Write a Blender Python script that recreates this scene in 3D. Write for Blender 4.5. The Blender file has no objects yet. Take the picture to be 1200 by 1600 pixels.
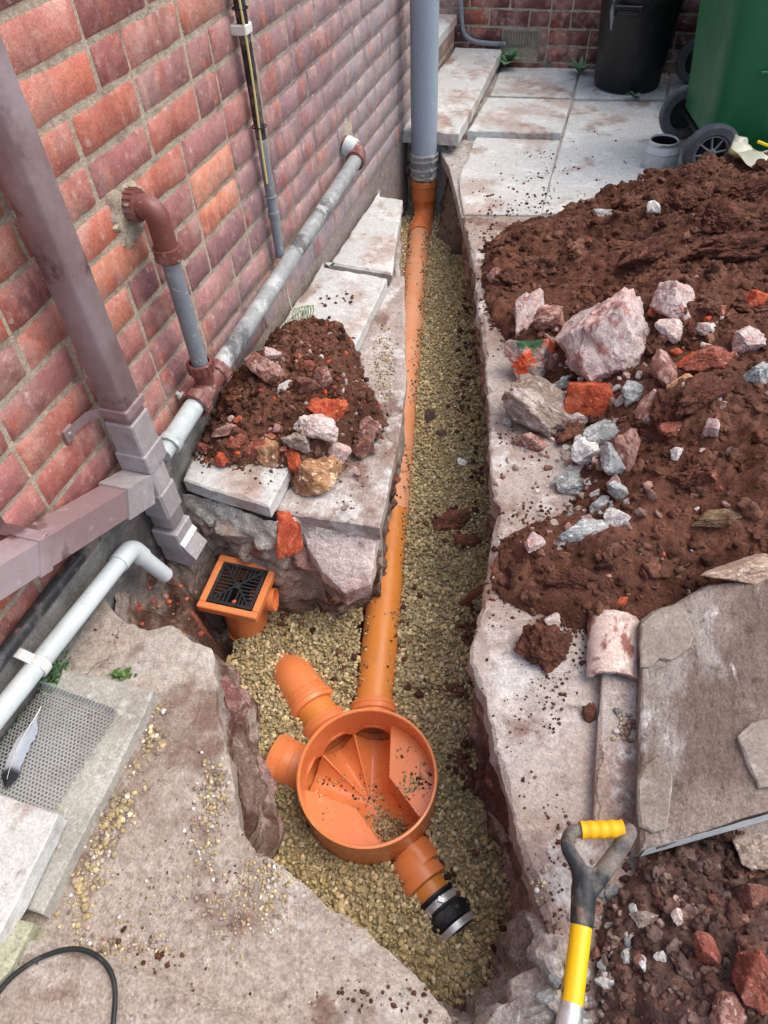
import bpy, math, random
import numpy as np
from mathutils import Vector, Matrix
from mathutils.geometry import tessellate_polygon

# ------------------------------------------------------------------ camera, sky, sun, exposure
S = bpy.context.scene
COL = S.collection
CAM = np.array([0.0, 0.0, 1.38])
YAW, PITCH, ROLL, FPX = 0.33452571, 0.84247164, -0.06066308, 1085.76
def _basis():
    cy, sy, cp, sp = math.cos(YAW), math.sin(YAW), math.cos(PITCH), math.sin(PITCH)
    w = np.array([-sy*cp, cy*cp, -sp]); r0 = np.array([cy, sy, 0.0]); u0 = np.cross(r0, w)
    return math.cos(ROLL)*r0+math.sin(ROLL)*u0, -math.sin(ROLL)*r0+math.cos(ROLL)*u0, w
CR, CU, CW = _basis()
cd = bpy.data.cameras.new('camera'); cam = bpy.data.objects.new('camera', cd); COL.objects.link(cam)
cd.sensor_fit = 'VERTICAL'; cd.sensor_height = 24; cd.sensor_width = 18; cd.lens = FPX/1600*24
cd.clip_start = 0.02; cd.clip_end = 200
cam.matrix_world = Matrix(((CR[0], CU[0], -CW[0], CAM[0]), (CR[1], CU[1], -CW[1], CAM[1]), (CR[2], CU[2], -CW[2], CAM[2]), (0, 0, 0, 1)))
S.camera = cam
S.render.resolution_x = 768; S.render.resolution_y = 1024
wd = bpy.data.worlds.new('World'); S.world = wd; wd.use_nodes = True
nt = wd.node_tree; sky = nt.nodes.new('ShaderNodeTexSky'); sky.sky_type = 'NISHITA'; sky.sun_disc = False
SUN_EL, SUN_AZ = math.radians(62), math.radians(70)      # azimuth measured from +Y towards +X
sky.sun_elevation = SUN_EL; sky.sun_rotation = SUN_AZ
sky.air_density = 1.0; sky.dust_density = 4.0; sky.ozone_density = 0.6
nt.links.new(sky.outputs[0], nt.nodes['Background'].inputs[0]); nt.nodes['Background'].inputs[1].default_value = 0.15
sl = bpy.data.lights.new('sun', 'SUN'); so = bpy.data.objects.new('sun', sl); COL.objects.link(so)
sl.energy = .6; sl.angle = math.radians(60); sl.color = (1, 0.95, 0.88)
so.rotation_euler = Vector((-math.sin(SUN_AZ)*math.cos(SUN_EL), -math.cos(SUN_AZ)*math.cos(SUN_EL), -math.sin(SUN_EL))).to_track_quat('-Z', 'Y').to_euler()
S.view_settings.view_transform = 'Standard'; S.view_settings.look = 'None'; S.view_settings.gamma = 1
S.view_settings.exposure = 0.86

rng = np.random.default_rng(7); random.seed(7)

# ------------------------------------------------------------------ helpers: points from the survey of the photo
def ray(x, y): return CW+(x-600)/FPX*CR-(y-800)/FPX*CU
def at(x, y, z=0.0): d = ray(x, y); return CAM+d*(z-CAM[2])/d[2]
def atx(x, y, v=-1.0): d = ray(x, y); return CAM+d*(v-CAM[0])/d[0]
def aty(x, y, v): d = ray(x, y); return CAM+d*(v-CAM[1])/d[1]
def depth(p): return float((np.asarray(p)-CAM)@CW)
A = lambda *a: np.array(a, float)

def _h(ix, iy, iz, s):
    n = (ix*374761393+iy*668265263+iz*2147483647*3+s*974634777) & 0xffffffff
    n = ((n ^ (n >> 13))*1274126177) & 0xffffffff
    n = ((n ^ (n >> 16))*2246822519) & 0xffffffff
    return ((n ^ (n >> 15)) & 0xffff)/65535.0
def vn(P, s=0):
    P = np.asarray(P, float); I = np.floor(P).astype(np.int64); Fr = P-I; Fr = Fr*Fr*(3-2*Fr); o = 0
    for a in (0, 1):
        for b in (0, 1):
            for c in (0, 1):
                w = (Fr[..., 0] if a else 1-Fr[..., 0])*(Fr[..., 1] if b else 1-Fr[..., 1])*(Fr[..., 2] if c else 1-Fr[..., 2])
                o = o+w*_h(I[..., 0]+a, I[..., 1]+b, I[..., 2]+c, s)
    return o*2-1
def fbm(P, octv=4, s=0, g=0.5):
    P = np.asarray(P, float); o = 0; a = 1; f = 1
    for k in range(octv):
        o = o+a*vn(P*f+17.3*k, s+k); a *= g; f *= 2.03
    return o
def worley(P, s=0):
    P = np.asarray(P, float); I = np.floor(P).astype(np.int64); best = np.full(P.shape[:-1], 9.0)
    for a in (-1, 0, 1):
        for b in (-1, 0, 1):
            jx, jy = I[..., 0]+a, I[..., 1]+b
            d = (jx+_h(jx, jy, 0, s)-P[..., 0])**2+(jy+_h(jx, jy, 7, s+1)-P[..., 1])**2; best = np.minimum(best, d)
    return np.sqrt(best)
def clods(x, y, s=0):
    """packed lumps at three sizes, about -1..1"""
    Q = xyz(x, y); wx = .35*fbm(Q*14, 2, s+40); wy = .35*fbm(Q*14+9, 2, s+41); o = 0
    for f, a, k in ((6.5, .55, 9), (15, .45, 0), (33, .28, 3), (75, .15, 6)):
        W2 = np.stack([np.asarray(x)*f+wx*f/15, np.asarray(y)*f+wy*f/15], -1); o = o+a*(1-1.9*worley(W2, s+k)**1.5)*(.55+.9*vn(Q*f*.45+3, s+k+1)**2)
    return o
def xyz(x, y, z=0.0): x = np.asarray(x, float); return np.stack([x, np.asarray(y, float)+0*x, 0*x+z], -1)
def sst(a, b, x): t = np.clip((x-a)/(b-a), 0, 1); return t*t*(3-2*t)
def inpoly(x, y, P):
    x = np.asarray(x, float); r = np.zeros(x.shape, bool); n = len(P)
    for i in range(n):
        x0, y0 = P[i][:2]; x1, y1 = P[(i+1) % n][:2]
        if y0 == y1: continue
        c = ((y0 > y) != (y1 > y)) & (x < (x1-x0)*(y-y0)/(y1-y0)+x0); r ^= c
    return r
def dpoly(x, y, P):
    d = np.full(np.shape(x), 1e9); n = len(P)
    for i in range(n):
        x0, y0 = P[i][:2]; x1, y1 = P[(i+1) % n][:2]; ex, ey = x1-x0, y1-y0; L = ex*ex+ey*ey+1e-12
        t = np.clip(((x-x0)*ex+(y-y0)*ey)/L, 0, 1); d = np.minimum(d, np.hypot(x-x0-t*ex, y-y0-t*ey))
    return d
def sdp(x, y, P): return np.where(inpoly(x, y, P), 1, -1)*dpoly(x, y, P)
def resample(P, step, closed=True):
    P = [A(*p) for p in P]; out = []; n = len(P)
    for i in range(n if closed else n-1):
        a, b = P[i], P[(i+1) % n]; k = max(1, int(round(np.linalg.norm(b-a)/step)))
        for j in range(k): out.append(a+(b-a)*j/k)
    if not closed: out.append(P[-1])
    return np.array(out)

# ------------------------------------------------------------------ materials
def c(r, g, b):
    f = lambda v: (v/255/12.92 if v <= 10 else ((v/255+0.055)/1.055)**2.4)
    return (f(r), f(g), f(b), 1)
def surf(name, base, layers=(), rough=0.8, bump=(), attr=False, metal=0.0, spec=0.35, speck=None, rvar=0.0, coat=0, trans=0, grain=.0, crack=0):
    """layers: (colour, scale, lo, hi, amount[, (sx,sy,sz)]); bump: (scale, distance[, kind])"""
    m = bpy.data.materials.new(name); m.use_nodes = True; N = m.node_tree.nodes; L = m.node_tree.links
    b = N['Principled BSDF']; tc = N.new('ShaderNodeTexCoord').outputs['Object']
    def nz(scale, detail=6, sc=None, rg=0.6):
        n = N.new('ShaderNodeTexNoise'); n.inputs['Scale'].default_value = scale; n.inputs['Detail'].default_value = detail; n.inputs['Roughness'].default_value = rg
        if sc:
            mp = N.new('ShaderNodeMapping'); mp.inputs['Scale'].default_value = sc; L.new(tc, mp.inputs[0]); L.new(mp.outputs[0], n.inputs[0])
        else: L.new(tc, n.inputs[0])
        return n.outputs[0]
    if attr:
        an = N.new('ShaderNodeAttribute'); an.attribute_name = 'col'; cur = an.outputs[0]
    else:
        rg = N.new('ShaderNodeRGB'); rg.outputs[0].default_value = base; cur = rg.outputs[0]
    for la in layers:
        cc, s, lo, hi, am = la[:5]; o = nz(s, 8, la[5] if len(la) > 5 else None)
        mr = N.new('ShaderNodeMapRange'); mr.interpolation_type = 'SMOOTHSTEP'
        for i, v in ((1, lo), (2, hi), (3, 0), (4, am)): mr.inputs[i].default_value = v
        L.new(o, mr.inputs[0]); mx = N.new('ShaderNodeMix'); mx.data_type = 'RGBA'
        L.new(mr.outputs[0], mx.inputs[0]); L.new(cur, mx.inputs[6])
        if isinstance(cc, (int, float)):        # multiply the colour beneath
            mx.blend_type = 'MULTIPLY'; mx.inputs[7].default_value = (cc, cc, cc, 1)
        else: mx.inputs[7].default_value = cc
        cur = mx.outputs[2]
    if speck:
        for cc, s, th, am in speck:
            v = N.new('ShaderNodeTexVoronoi'); v.inputs['Scale'].default_value = s; L.new(tc, v.inputs[0])
            mr = N.new('ShaderNodeMapRange')
            for i, q in ((1, th), (2, th*0.6), (3, 0), (4, am)): mr.inputs[i].default_value = q
            L.new(v.outputs['Distance'], mr.inputs[0])
            g = nz(s*0.25, 3); g2 = N.new('ShaderNodeMapRange'); g2.inputs[1].default_value = .5; g2.inputs[2].default_value = .62; L.new(g, g2.inputs[0])
            mu = N.new('ShaderNodeMath'); mu.operation = 'MULTIPLY'; L.new(mr.outputs[0], mu.inputs[0]); L.new(g2.outputs[0], mu.inputs[1])
            mx = N.new('ShaderNodeMix'); mx.data_type = 'RGBA'; L.new(mu.outputs[0], mx.inputs[0]); L.new(cur, mx.inputs[6]); mx.inputs[7].default_value = cc; cur = mx.outputs[2]
    if crack:
        nn_ = N.new('ShaderNodeTexNoise'); nn_.inputs['Scale'].default_value = 5; nn_.inputs['Detail'].default_value = 6; L.new(tc, nn_.inputs[0])
        vs = N.new('ShaderNodeVectorMath'); vs.operation = 'SCALE'; vs.inputs['Scale'].default_value = .22; L.new(nn_.outputs[1], vs.inputs[0]); va = N.new('ShaderNodeVectorMath'); L.new(tc, va.inputs[0]); L.new(vs.outputs[0], va.inputs[1])
        v = N.new('ShaderNodeTexVoronoi'); v.feature = 'DISTANCE_TO_EDGE'; v.inputs['Scale'].default_value = crack; L.new(va.outputs[0], v.inputs[0])
        mr = N.new('ShaderNodeMapRange')
        for i, q in ((1, 0.0), (2, .006), (3, .75), (4, 0)): mr.inputs[i].default_value = q
        L.new(v.outputs['Distance'], mr.inputs[0]); g_ = nz(1.4, 2); g2 = N.new('ShaderNodeMapRange'); g2.inputs[1].default_value = .48; g2.inputs[2].default_value = .54; L.new(g_, g2.inputs[0])
        mu = N.new('ShaderNodeMath'); mu.operation = 'MULTIPLY'; L.new(mr.outputs[0], mu.inputs[0]); L.new(g2.outputs[0], mu.inputs[1])
        mx = N.new('ShaderNodeMix'); mx.data_type = 'RGBA'; L.new(mu.outputs[0], mx.inputs[0]); L.new(cur, mx.inputs[6]); mx.inputs[7].default_value = c(74, 58, 50); cur = mx.outputs[2]
    if grain:
        for sc_, am_ in ((190, grain), (48, grain*.7)):
            mr = N.new('ShaderNodeMapRange'); mr.inputs[1].default_value = .32; mr.inputs[2].default_value = .68; mr.inputs[3].default_value = 1-am_; mr.inputs[4].default_value = 1+am_
            L.new(nz(sc_, 3), mr.inputs[0]); vm = N.new('ShaderNodeVectorMath'); vm.operation = 'SCALE'; L.new(cur, vm.inputs[0]); L.new(mr.outputs[0], vm.inputs['Scale']); cur = vm.outputs[0]
    L.new(cur, b.inputs['Base Color'])
    b.inputs['Roughness'].default_value = rough; b.inputs['Metallic'].default_value = metal; b.inputs['Specular IOR Level'].default_value = spec
    if coat: b.inputs['Coat Weight'].default_value = coat; b.inputs['Coat Roughness'].default_value = .15
    if trans: b.inputs['Transmission Weight'].default_value = trans
    if rvar:
        mr = N.new('ShaderNodeMapRange'); mr.inputs[1].default_value = .35; mr.inputs[2].default_value = .65; mr.inputs[3].default_value = rough-rvar; mr.inputs[4].default_value = min(1, rough+rvar)
        L.new(nz(9), mr.inputs[0]); L.new(mr.outputs[0], b.inputs['Roughness'])
    prev = None
    for bm_ in bump:
        s, d = bm_[:2]; kind = bm_[2] if len(bm_) > 2 else 'n'
        if kind == 'v':
            v = N.new('ShaderNodeTexVoronoi'); v.inputs['Scale'].default_value = s; L.new(tc, v.inputs[0]); o = v.outputs['Distance']
        else: o = nz(s, 8, kind if isinstance(kind, tuple) else None)
        bp = N.new('ShaderNodeBump'); bp.inputs['Distance'].default_value = d; bp.inputs['Strength'].default_value = 1.0
        L.new(o, bp.inputs['Height'])
        if prev: L.new(prev, bp.inputs['Normal'])
        prev = bp.outputs[0]
    if prev: L.new(prev, b.inputs['Normal'])
    return m
W = c(235, 235, 228); DK = c(40, 36, 34); SO = c(96, 62, 50)
M = {}
M['brick'] = surf('brick', W, [(c(192, 100, 66), 6, .56, .60, .42, (1, 1.5, .9)), (c(132, 90, 90), 5.5, .56, .60, .38, (1, 1.7, 1)), (c(210, 158, 140), 6.5, .56, .62, .36, (1, 2.0, .7)), (c(206, 164, 150), 8, .48, .70, .5), (c(196, 150, 135), 22, .52, .72, .35), (c(92, 52, 50), 9, .56, .72, .5, (1, 1, .35)), (c(206, 186, 176), 5, .5, .72, .4), (c(214, 196, 184), 36, .58, .72, .5), (.7, 60, .45, .8, .5)], .72, [(45, .003), (240, .0012)], attr=True, rvar=.15, speck=[(W, 60, .1, .7)], grain=0.16)
M['mortar'] = surf('mortar', c(176, 166, 146), [(c(138, 128, 114), 14, .48, .7, .8), (c(200, 190, 165), 30, .5, .7, .7), (c(120, 90, 78), 5, .5, .7, .5)], .95, [(60, .006), (200, .003)], grain=0.25)
M['mortar_wall'] = surf('mortar_wall', W, [(c(128, 116, 102), 14, .50, .7, .7), (c(196, 186, 162), 30, .55, .7, .5)], .95, [(60, .005), (200, .003)], attr=True, grain=.2)
M['render'] = surf('render', c(128, 126, 122), [(c(86, 84, 80), 5, .45, .65, .8), (c(165, 162, 155), 18, .52, .7, .7), (c(90, 70, 60), 9, .55, .75, .6)], .9, [(30, .006), (150, .002)], grain=0.22)
M['flag'] = surf('flag', c(198, 200, 196), [(c(176, 158, 148), 3.2, .5, .62, .85), (c(150, 126, 114), 7, .54, .66, .75), (c(226, 227, 222), 9, .5, .68, .6), (c(118, 96, 86), 24, .6, .74, .7), (.75, 90, .5, .8, .6)], .88, [(22, .0035), (110, .002), (350, .001)], speck=[(c(80, 66, 58), 75, .16, .7)], grain=0.13)
M['concrete'] = surf('concrete', c(170, 158, 146), [(c(136, 118, 104), 2.6, .46, .58, .85), (c(188, 186, 182), 1.9, .52, .62, .75), (c(126, 102, 88), 5.5, .55, .65, .75), (c(192, 184, 174), 4.5, .52, .66, .75), (c(116, 88, 76), 7, .58, .7, .75), (c(206, 204, 200), 26, .6, .74, .6), (c(100, 78, 68), 19, .62, .72, .6), (.72, 80, .45, .8, .6)], .92, [(9, .006), (40, .004), (160, .0022), (420, .001)], speck=[(c(78, 58, 50), 60, .2, .7), (c(222, 214, 196), 120, .2, .6), (c(110, 86, 74), 95, .25, .5)], grain=0.24, crack=2.1)
M['concrete_white'] = surf('concrete_white', c(178, 168, 160), [(c(150, 128, 116), 3.0, .42, .58, .85), (c(208, 206, 202), 6, .5, .64, .8), (c(112, 80, 68), 4.2, .56, .64, .75), (c(126, 98, 86), 8, .57, .7, .7), (c(105, 84, 76), 22, .6, .72, .6), (.72, 80, .45, .8, .6)], .92, [(9, .006), (40, .004), (160, .002), (420, .001)], speck=[(c(78, 58, 50), 60, .16, .6)], grain=0.22, crack=2.1)
M['rubble'] = surf('rubble', W, [(c(100, 78, 68), 12, .52, .68, .6), (c(178, 160, 150), 20, .56, .7, .55), (.6, 60, .45, .8, .7)], .95, [(14, .02), (45, .01), (160, .004)], attr=True, grain=0.35)
M['soil'] = surf('soil', W, [(.62, 6, .45, .62, .6), (c(140, 98, 80), 12, .54, .68, .5), (c(84, 48, 38), 30, .55, .7, .5), (.65, 90, .45, .75, .7)], .93, [(35, .008), (110, .004), (320, .002)], attr=True, spec=.25, grain=0.3)
M['earth'] = surf('earth', c(84, 56, 46), [(.6, 8, .4, .7, .7)], .95, [(20, .01), (90, .005)], grain=0.3)
M['gravelbed'] = surf('gravelbed', c(96, 84, 62), [(.55, 30, .45, .7, .8)], .95, [(110, .006, 'v')])
M['pebble'] = surf('pebble', W, [(.75, 120, .45, .7, .6), (c(186, 172, 136), 9, .45, .65, .35)], .92, [(300, .0008)], attr=True, spec=.4, grain=0.15)
M['rock'] = surf('rock', W, [(c(224, 212, 206), 16, .54, .68, .6), (c(150, 112, 104), 9, .55, .68, .55), (c(108, 74, 60), 6.5, .53, .63, .82), (.68, 70, .45, .75, .7)], .88, [(28, .007), (90, .004), (260, .0018)], attr=True, grain=0.25)
M['redstone'] = surf('redstone', W, [(.6, 10, .45, .65, .5), (c(120, 72, 56), 14, .55, .7, .5), (.7, 90, .45, .75, .6)], .9, [(30, .006), (120, .003), (300, .0014)], attr=True, grain=0.25)
M['orange'] = surf('orange', c(224, 134, 80), [(c(214, 118, 66), 5, .4, .7, .5), (c(186, 128, 90), 9, .56, .70, .5), (c(236, 170, 124), 26, .58, .74, .5), (c(140, 104, 80), 40, .64, .72, .5)], .27, [(60, .0004)], spec=.5, rvar=.12, speck=[(c(92, 74, 56), 90, .14, .8)])
M['pipeorange'] = surf('pipeorange', c(216, 136, 62), [(c(196, 116, 56), 6, .4, .7, .6), (c(170, 130, 100), 12, .56, .72, .6), (c(190, 150, 122), 45, .6, .75, .5)], .36, [(60, .0004)], spec=.5, rvar=.12, speck=[(c(96, 78, 58), 70, .18, .8)])
M['pipeorange_dusty'] = surf('pipeorange_dusty', c(224, 160, 122), [(c(212, 134, 84), 7, .4, .7, .7), (c(188, 150, 128), 16, .5, .7, .6), (c(120, 96, 74), 40, .62, .75, .6)], .6, [(80, .0008)], spec=.4, rvar=.12, speck=[(c(80, 66, 50), 80, .2, .85)])
M['black'] = surf('black', c(38, 40, 42), [(c(74, 76, 76), 18, .5, .75, .6)], .42, [(120, .0006)], rvar=.1)
M['blackdusty'] = surf('blackdusty', c(44, 47, 50), [(c(134, 124, 112), 9, .50, .60, .75), (c(150, 120, 98), 22, .56, .7, .6), (c(88, 92, 98), 40, .5, .7, .5)], .5, [(80, .001), (260, .0005)], rvar=.15, grain=0.2)
M['brownpvc'] = surf('brownpvc', c(142, 120, 120), [(c(168, 156, 160), 3, .42, .62, .85), (c(94, 66, 64), 4, .56, .62, .9), (c(186, 182, 184), 34, .6, .75, .6)], .42, [(140, .0004)], spec=.5, rvar=.12, speck=[(c(70, 58, 58), 40, .08, .7)], grain=0.05)
M['greybrown'] = surf('greybrown', c(156, 150, 150), [(c(178, 175, 178), 6, .45, .65, .7), (c(96, 66, 64), 6, .6, .64, .9), (c(205, 202, 203), 60, .58, .75, .6), (.75, 30, .5, .75, .6)], .5, [(140, .0006)], rvar=.12, grain=0.08)
M['redpvc'] = surf('redpvc', c(120, 72, 66), [(c(150, 118, 112), 16, .5, .65, .7), (c(196, 184, 178), 60, .58, .7, .7)], .4, [(140, .0005)], spec=.5)
M['greypipe'] = surf('greypipe', c(128, 136, 142), [(c(164, 170, 174), 5, .45, .65, .8), (c(88, 92, 98), 12, .56, .7, .7), (c(214, 216, 216), 60, .6, .72, .6)], .5, [(140, .0005)], rvar=.1)
M['greydirty'] = surf('greydirty', c(150, 154, 154), [(c(78, 78, 80), 7, .5, .58, .85), (c(196, 199, 198), 14, .5, .62, .8), (c(120, 122, 122), 40, .5, .7, .6)], .6, [(120, .0008)], grain=0.15)
M['palepipe'] = surf('palepipe', c(188, 198, 198), [(c(168, 176, 176), 8, .45, .65, .7), (c(104, 108, 106), 8, .63, .67, .9), (c(220, 224, 222), 30, .55, .7, .6)], .5, [(120, .0005)], speck=[(c(100, 98, 92), 60, .12, .6)])
M['stackpipe'] = surf('stackpipe', c(150, 164, 178), [(c(168, 180, 190), 4, .4, .65, .8, (1, 1, .3)), (c(50, 58, 66), 9, .615, .635, .9, (1, 1, .35)), (c(196, 204, 208), 50, .6, .72, .5)], .48, [(120, .0004)], rvar=.08)
M['whitepvc'] = surf('whitepvc', c(206, 216, 216), [(c(186, 194, 194), 6, .45, .65, .7), (c(150, 148, 140), 24, .6, .75, .5)], .4, [(120, .0003)], spec=.5)
M['whiteclip'] = surf('whiteclip', c(222, 222, 214), [(c(170, 166, 158), 40, .5, .7, .6)], .5)
M['steel'] = surf('steel', c(216, 218, 218), [(c(120, 118, 112), 20, .5, .7, .7), (c(110, 80, 66), 30, .62, .72, .6)],   .33, [(200, .0004)], metal=.6, rvar=.1)
M['mesh'] = surf('mesh', c(176, 178, 176), [(c(150, 146, 138), 8, .5, .65, .6), (c(140, 104, 88), 10, .66, .72, .5)], .5, metal=.35)
M['yellow'] = surf('yellow', c(244, 190, 14), [(c(226, 166, 8), 10, .5, .7, .5), (c(120, 88, 50), 30, .56, .64, .85, (1.6, .4, 1)), (c(206, 176, 120), 12, .58, .7, .5)], .42, [(120, .0005)], spec=.5, speck=[(c(70, 50, 20), 120, .14, .9)])
M['yellowgrip'] = surf('yellowgrip', c(248, 180, 20), [(c(228, 156, 12), 12, .5, .7, .5)], .45, [(160, .0006)], speck=[(c(70, 50, 20), 160, .12, .9)])
M['green'] = surf('green', c(30, 108, 66), [(c(24, 92, 58), 2, .4, .65, .6), (c(96, 118, 100), 3, .6, .75, .4, (1, 1, .25)), (c(60, 128, 92), 12, .6, .72, .3, (1, 1, .3))], .45, [(260, .0006)], spec=.5, rvar=.08, speck=[(W, 14, .03, .8)])
M['rubber'] = surf('rubber', c(26, 30, 34), [(c(84, 84, 80), 14, .55, .68, .6), (c(120, 108, 86), 50, .62, .7, .6)], .5, [(80, .001)], rvar=.1)
M['binblack'] = surf('binblack', c(15, 17, 21), [(c(34, 37, 42), 5, .5, .7, .6, (1, 1, .4)), (c(150, 160, 162), 7, .63, .67, .75, (1.6, 1.6, .3))], .4, [(200, .0005)], spec=.45, rvar=.1, speck=[(c(190, 196, 196), 50, .09, .6)])
M['tyre'] = surf('tyre', c(84, 87, 90), [(c(120, 122, 124), 7, .45, .68, .7), (c(140, 138, 132), 24, .58, .72, .5)], .75, [(90, .0008)])
M['tyreedge'] = surf('tyreedge', c(134, 136, 136), [(c(100, 100, 100), 10, .5, .7, .6)], .7)
M['plant'] = surf('plant', c(112, 146, 106), [(c(140, 168, 134), 30, .45, .65, .7), (c(62, 92, 56), 50, .5, .7, .6)], .6, [(60, .001)])
M['moss'] = surf('moss', W, [(.7, 80, .4, .7, .6)], .7, attr=True)
M['slabbrown'] = surf('slabbrown', c(152, 138, 126), [(c(118, 102, 92), 4, .44, .60, .85), (c(172, 164, 156), 9, .52, .62, .8, (1, .35, 1)), (c(214, 210, 206), 16, .60, .66, .85, (1, .4, 1)), (c(96, 76, 66), 13, .58, .68, .65), (c(86, 68, 60), 45, .60, .68, .6), (.75, 70, .45, .8, .6)], .88, [(7, .016, (1, .5, 1)), (40, .009, (1, .45, 1)), (130, .004), (320, .0015)], grain=0.22)
M['slabflake'] = surf('slabflake', c(158, 148, 136), [(c(136, 124, 112), 8, .45, .65, .8), (c(196, 190, 184), 14, .58, .7, .7), (.8, 60, .45, .8, .5)], .9, [(14, .006), (80, .003)], grain=0.2)
M['slabedge'] = surf('slabedge', c(226, 229, 224), [(c(186, 194, 196), 12, .5, .66, .8), (c(196, 204, 206), 30, .5, .7, .6)], .85, [(40, .003), (160, .001)])
M['clay'] = surf('clay', c(206, 186, 174), [(c(128, 64, 52), 16, .47, .54, .9, (1, .45, 1)), (c(222, 210, 200), 10, .52, .68, .7), (c(110, 70, 60), 34, .6, .7, .7)], .6, [(60, .002)], spec=.4, grain=0.2)
M['plastic'] = surf('plastic', c(226, 228, 206), [(c(214, 206, 140), 5, .5, .6, .7), (c(236, 238, 230), 12, .6, .7, .6)], .22, [(18, .008)], spec=.6, trans=.4)
M['yellowtie'] = surf('yellowtie', c(240, 205, 30), [], .5)
M['cable'] = surf('cable', c(38, 42, 42), [(c(92, 96, 92), 14, .55, .72, .6)], .5)
M['wire'] = surf('wire', c(222, 206, 138), [(c(110, 130, 70), 3, .58, .62, .8)], .5)
M['wirepale'] = surf('wirepale', c(200, 206, 180), [(c(90, 120, 80), 60, .5, .55, .8)], .5)
M['feather'] = surf('feather', W, [(.85, 90, .45, .65, .6, (1, 1, 1))], .8, attr=True)
M['air'] = surf('air', c(120, 112, 104), [(c(160, 150, 140), 20, .5, .7, .7)], .9, [(90, .002)])
M['dark'] = surf('dark', c(20, 17, 16), [], .95)
M['bedding'] = surf('bedding', c(178, 172, 164), [(c(140, 124, 112), 7, .48, .62, .85), (c(204, 200, 194), 14, .54, .68, .7), (c(104, 84, 74), 18, .6, .72, .7)], .92, [(16, .012), (60, .006), (200, .003)], grain=.25)
M['wood'] = surf('wood', c(110, 76, 58), [(c(70, 48, 40), 20, .5, .7, .7, (1, .2, 1))], .9, [(60, .004)])
M['blocky'] = surf('blocky', c(176, 176, 150), [(c(140, 138, 112), 14, .5, .66, .8), (c(206, 204, 186), 30, .5, .7, .6)], .9, [(40, .004), (160, .002)], grain=0.2)
M['greyslab'] = surf('greyslab', c(176, 174, 164), [(c(148, 142, 132), 6, .48, .66, .7), (c(200, 198, 190), 24, .52, .7, .6), (c(110, 98, 86), 18, .62, .74, .6), (.78, 90, .5, .8, .6)], .9, [(30, .003), (140, .002), (400, .001)], grain=0.2)

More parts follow.
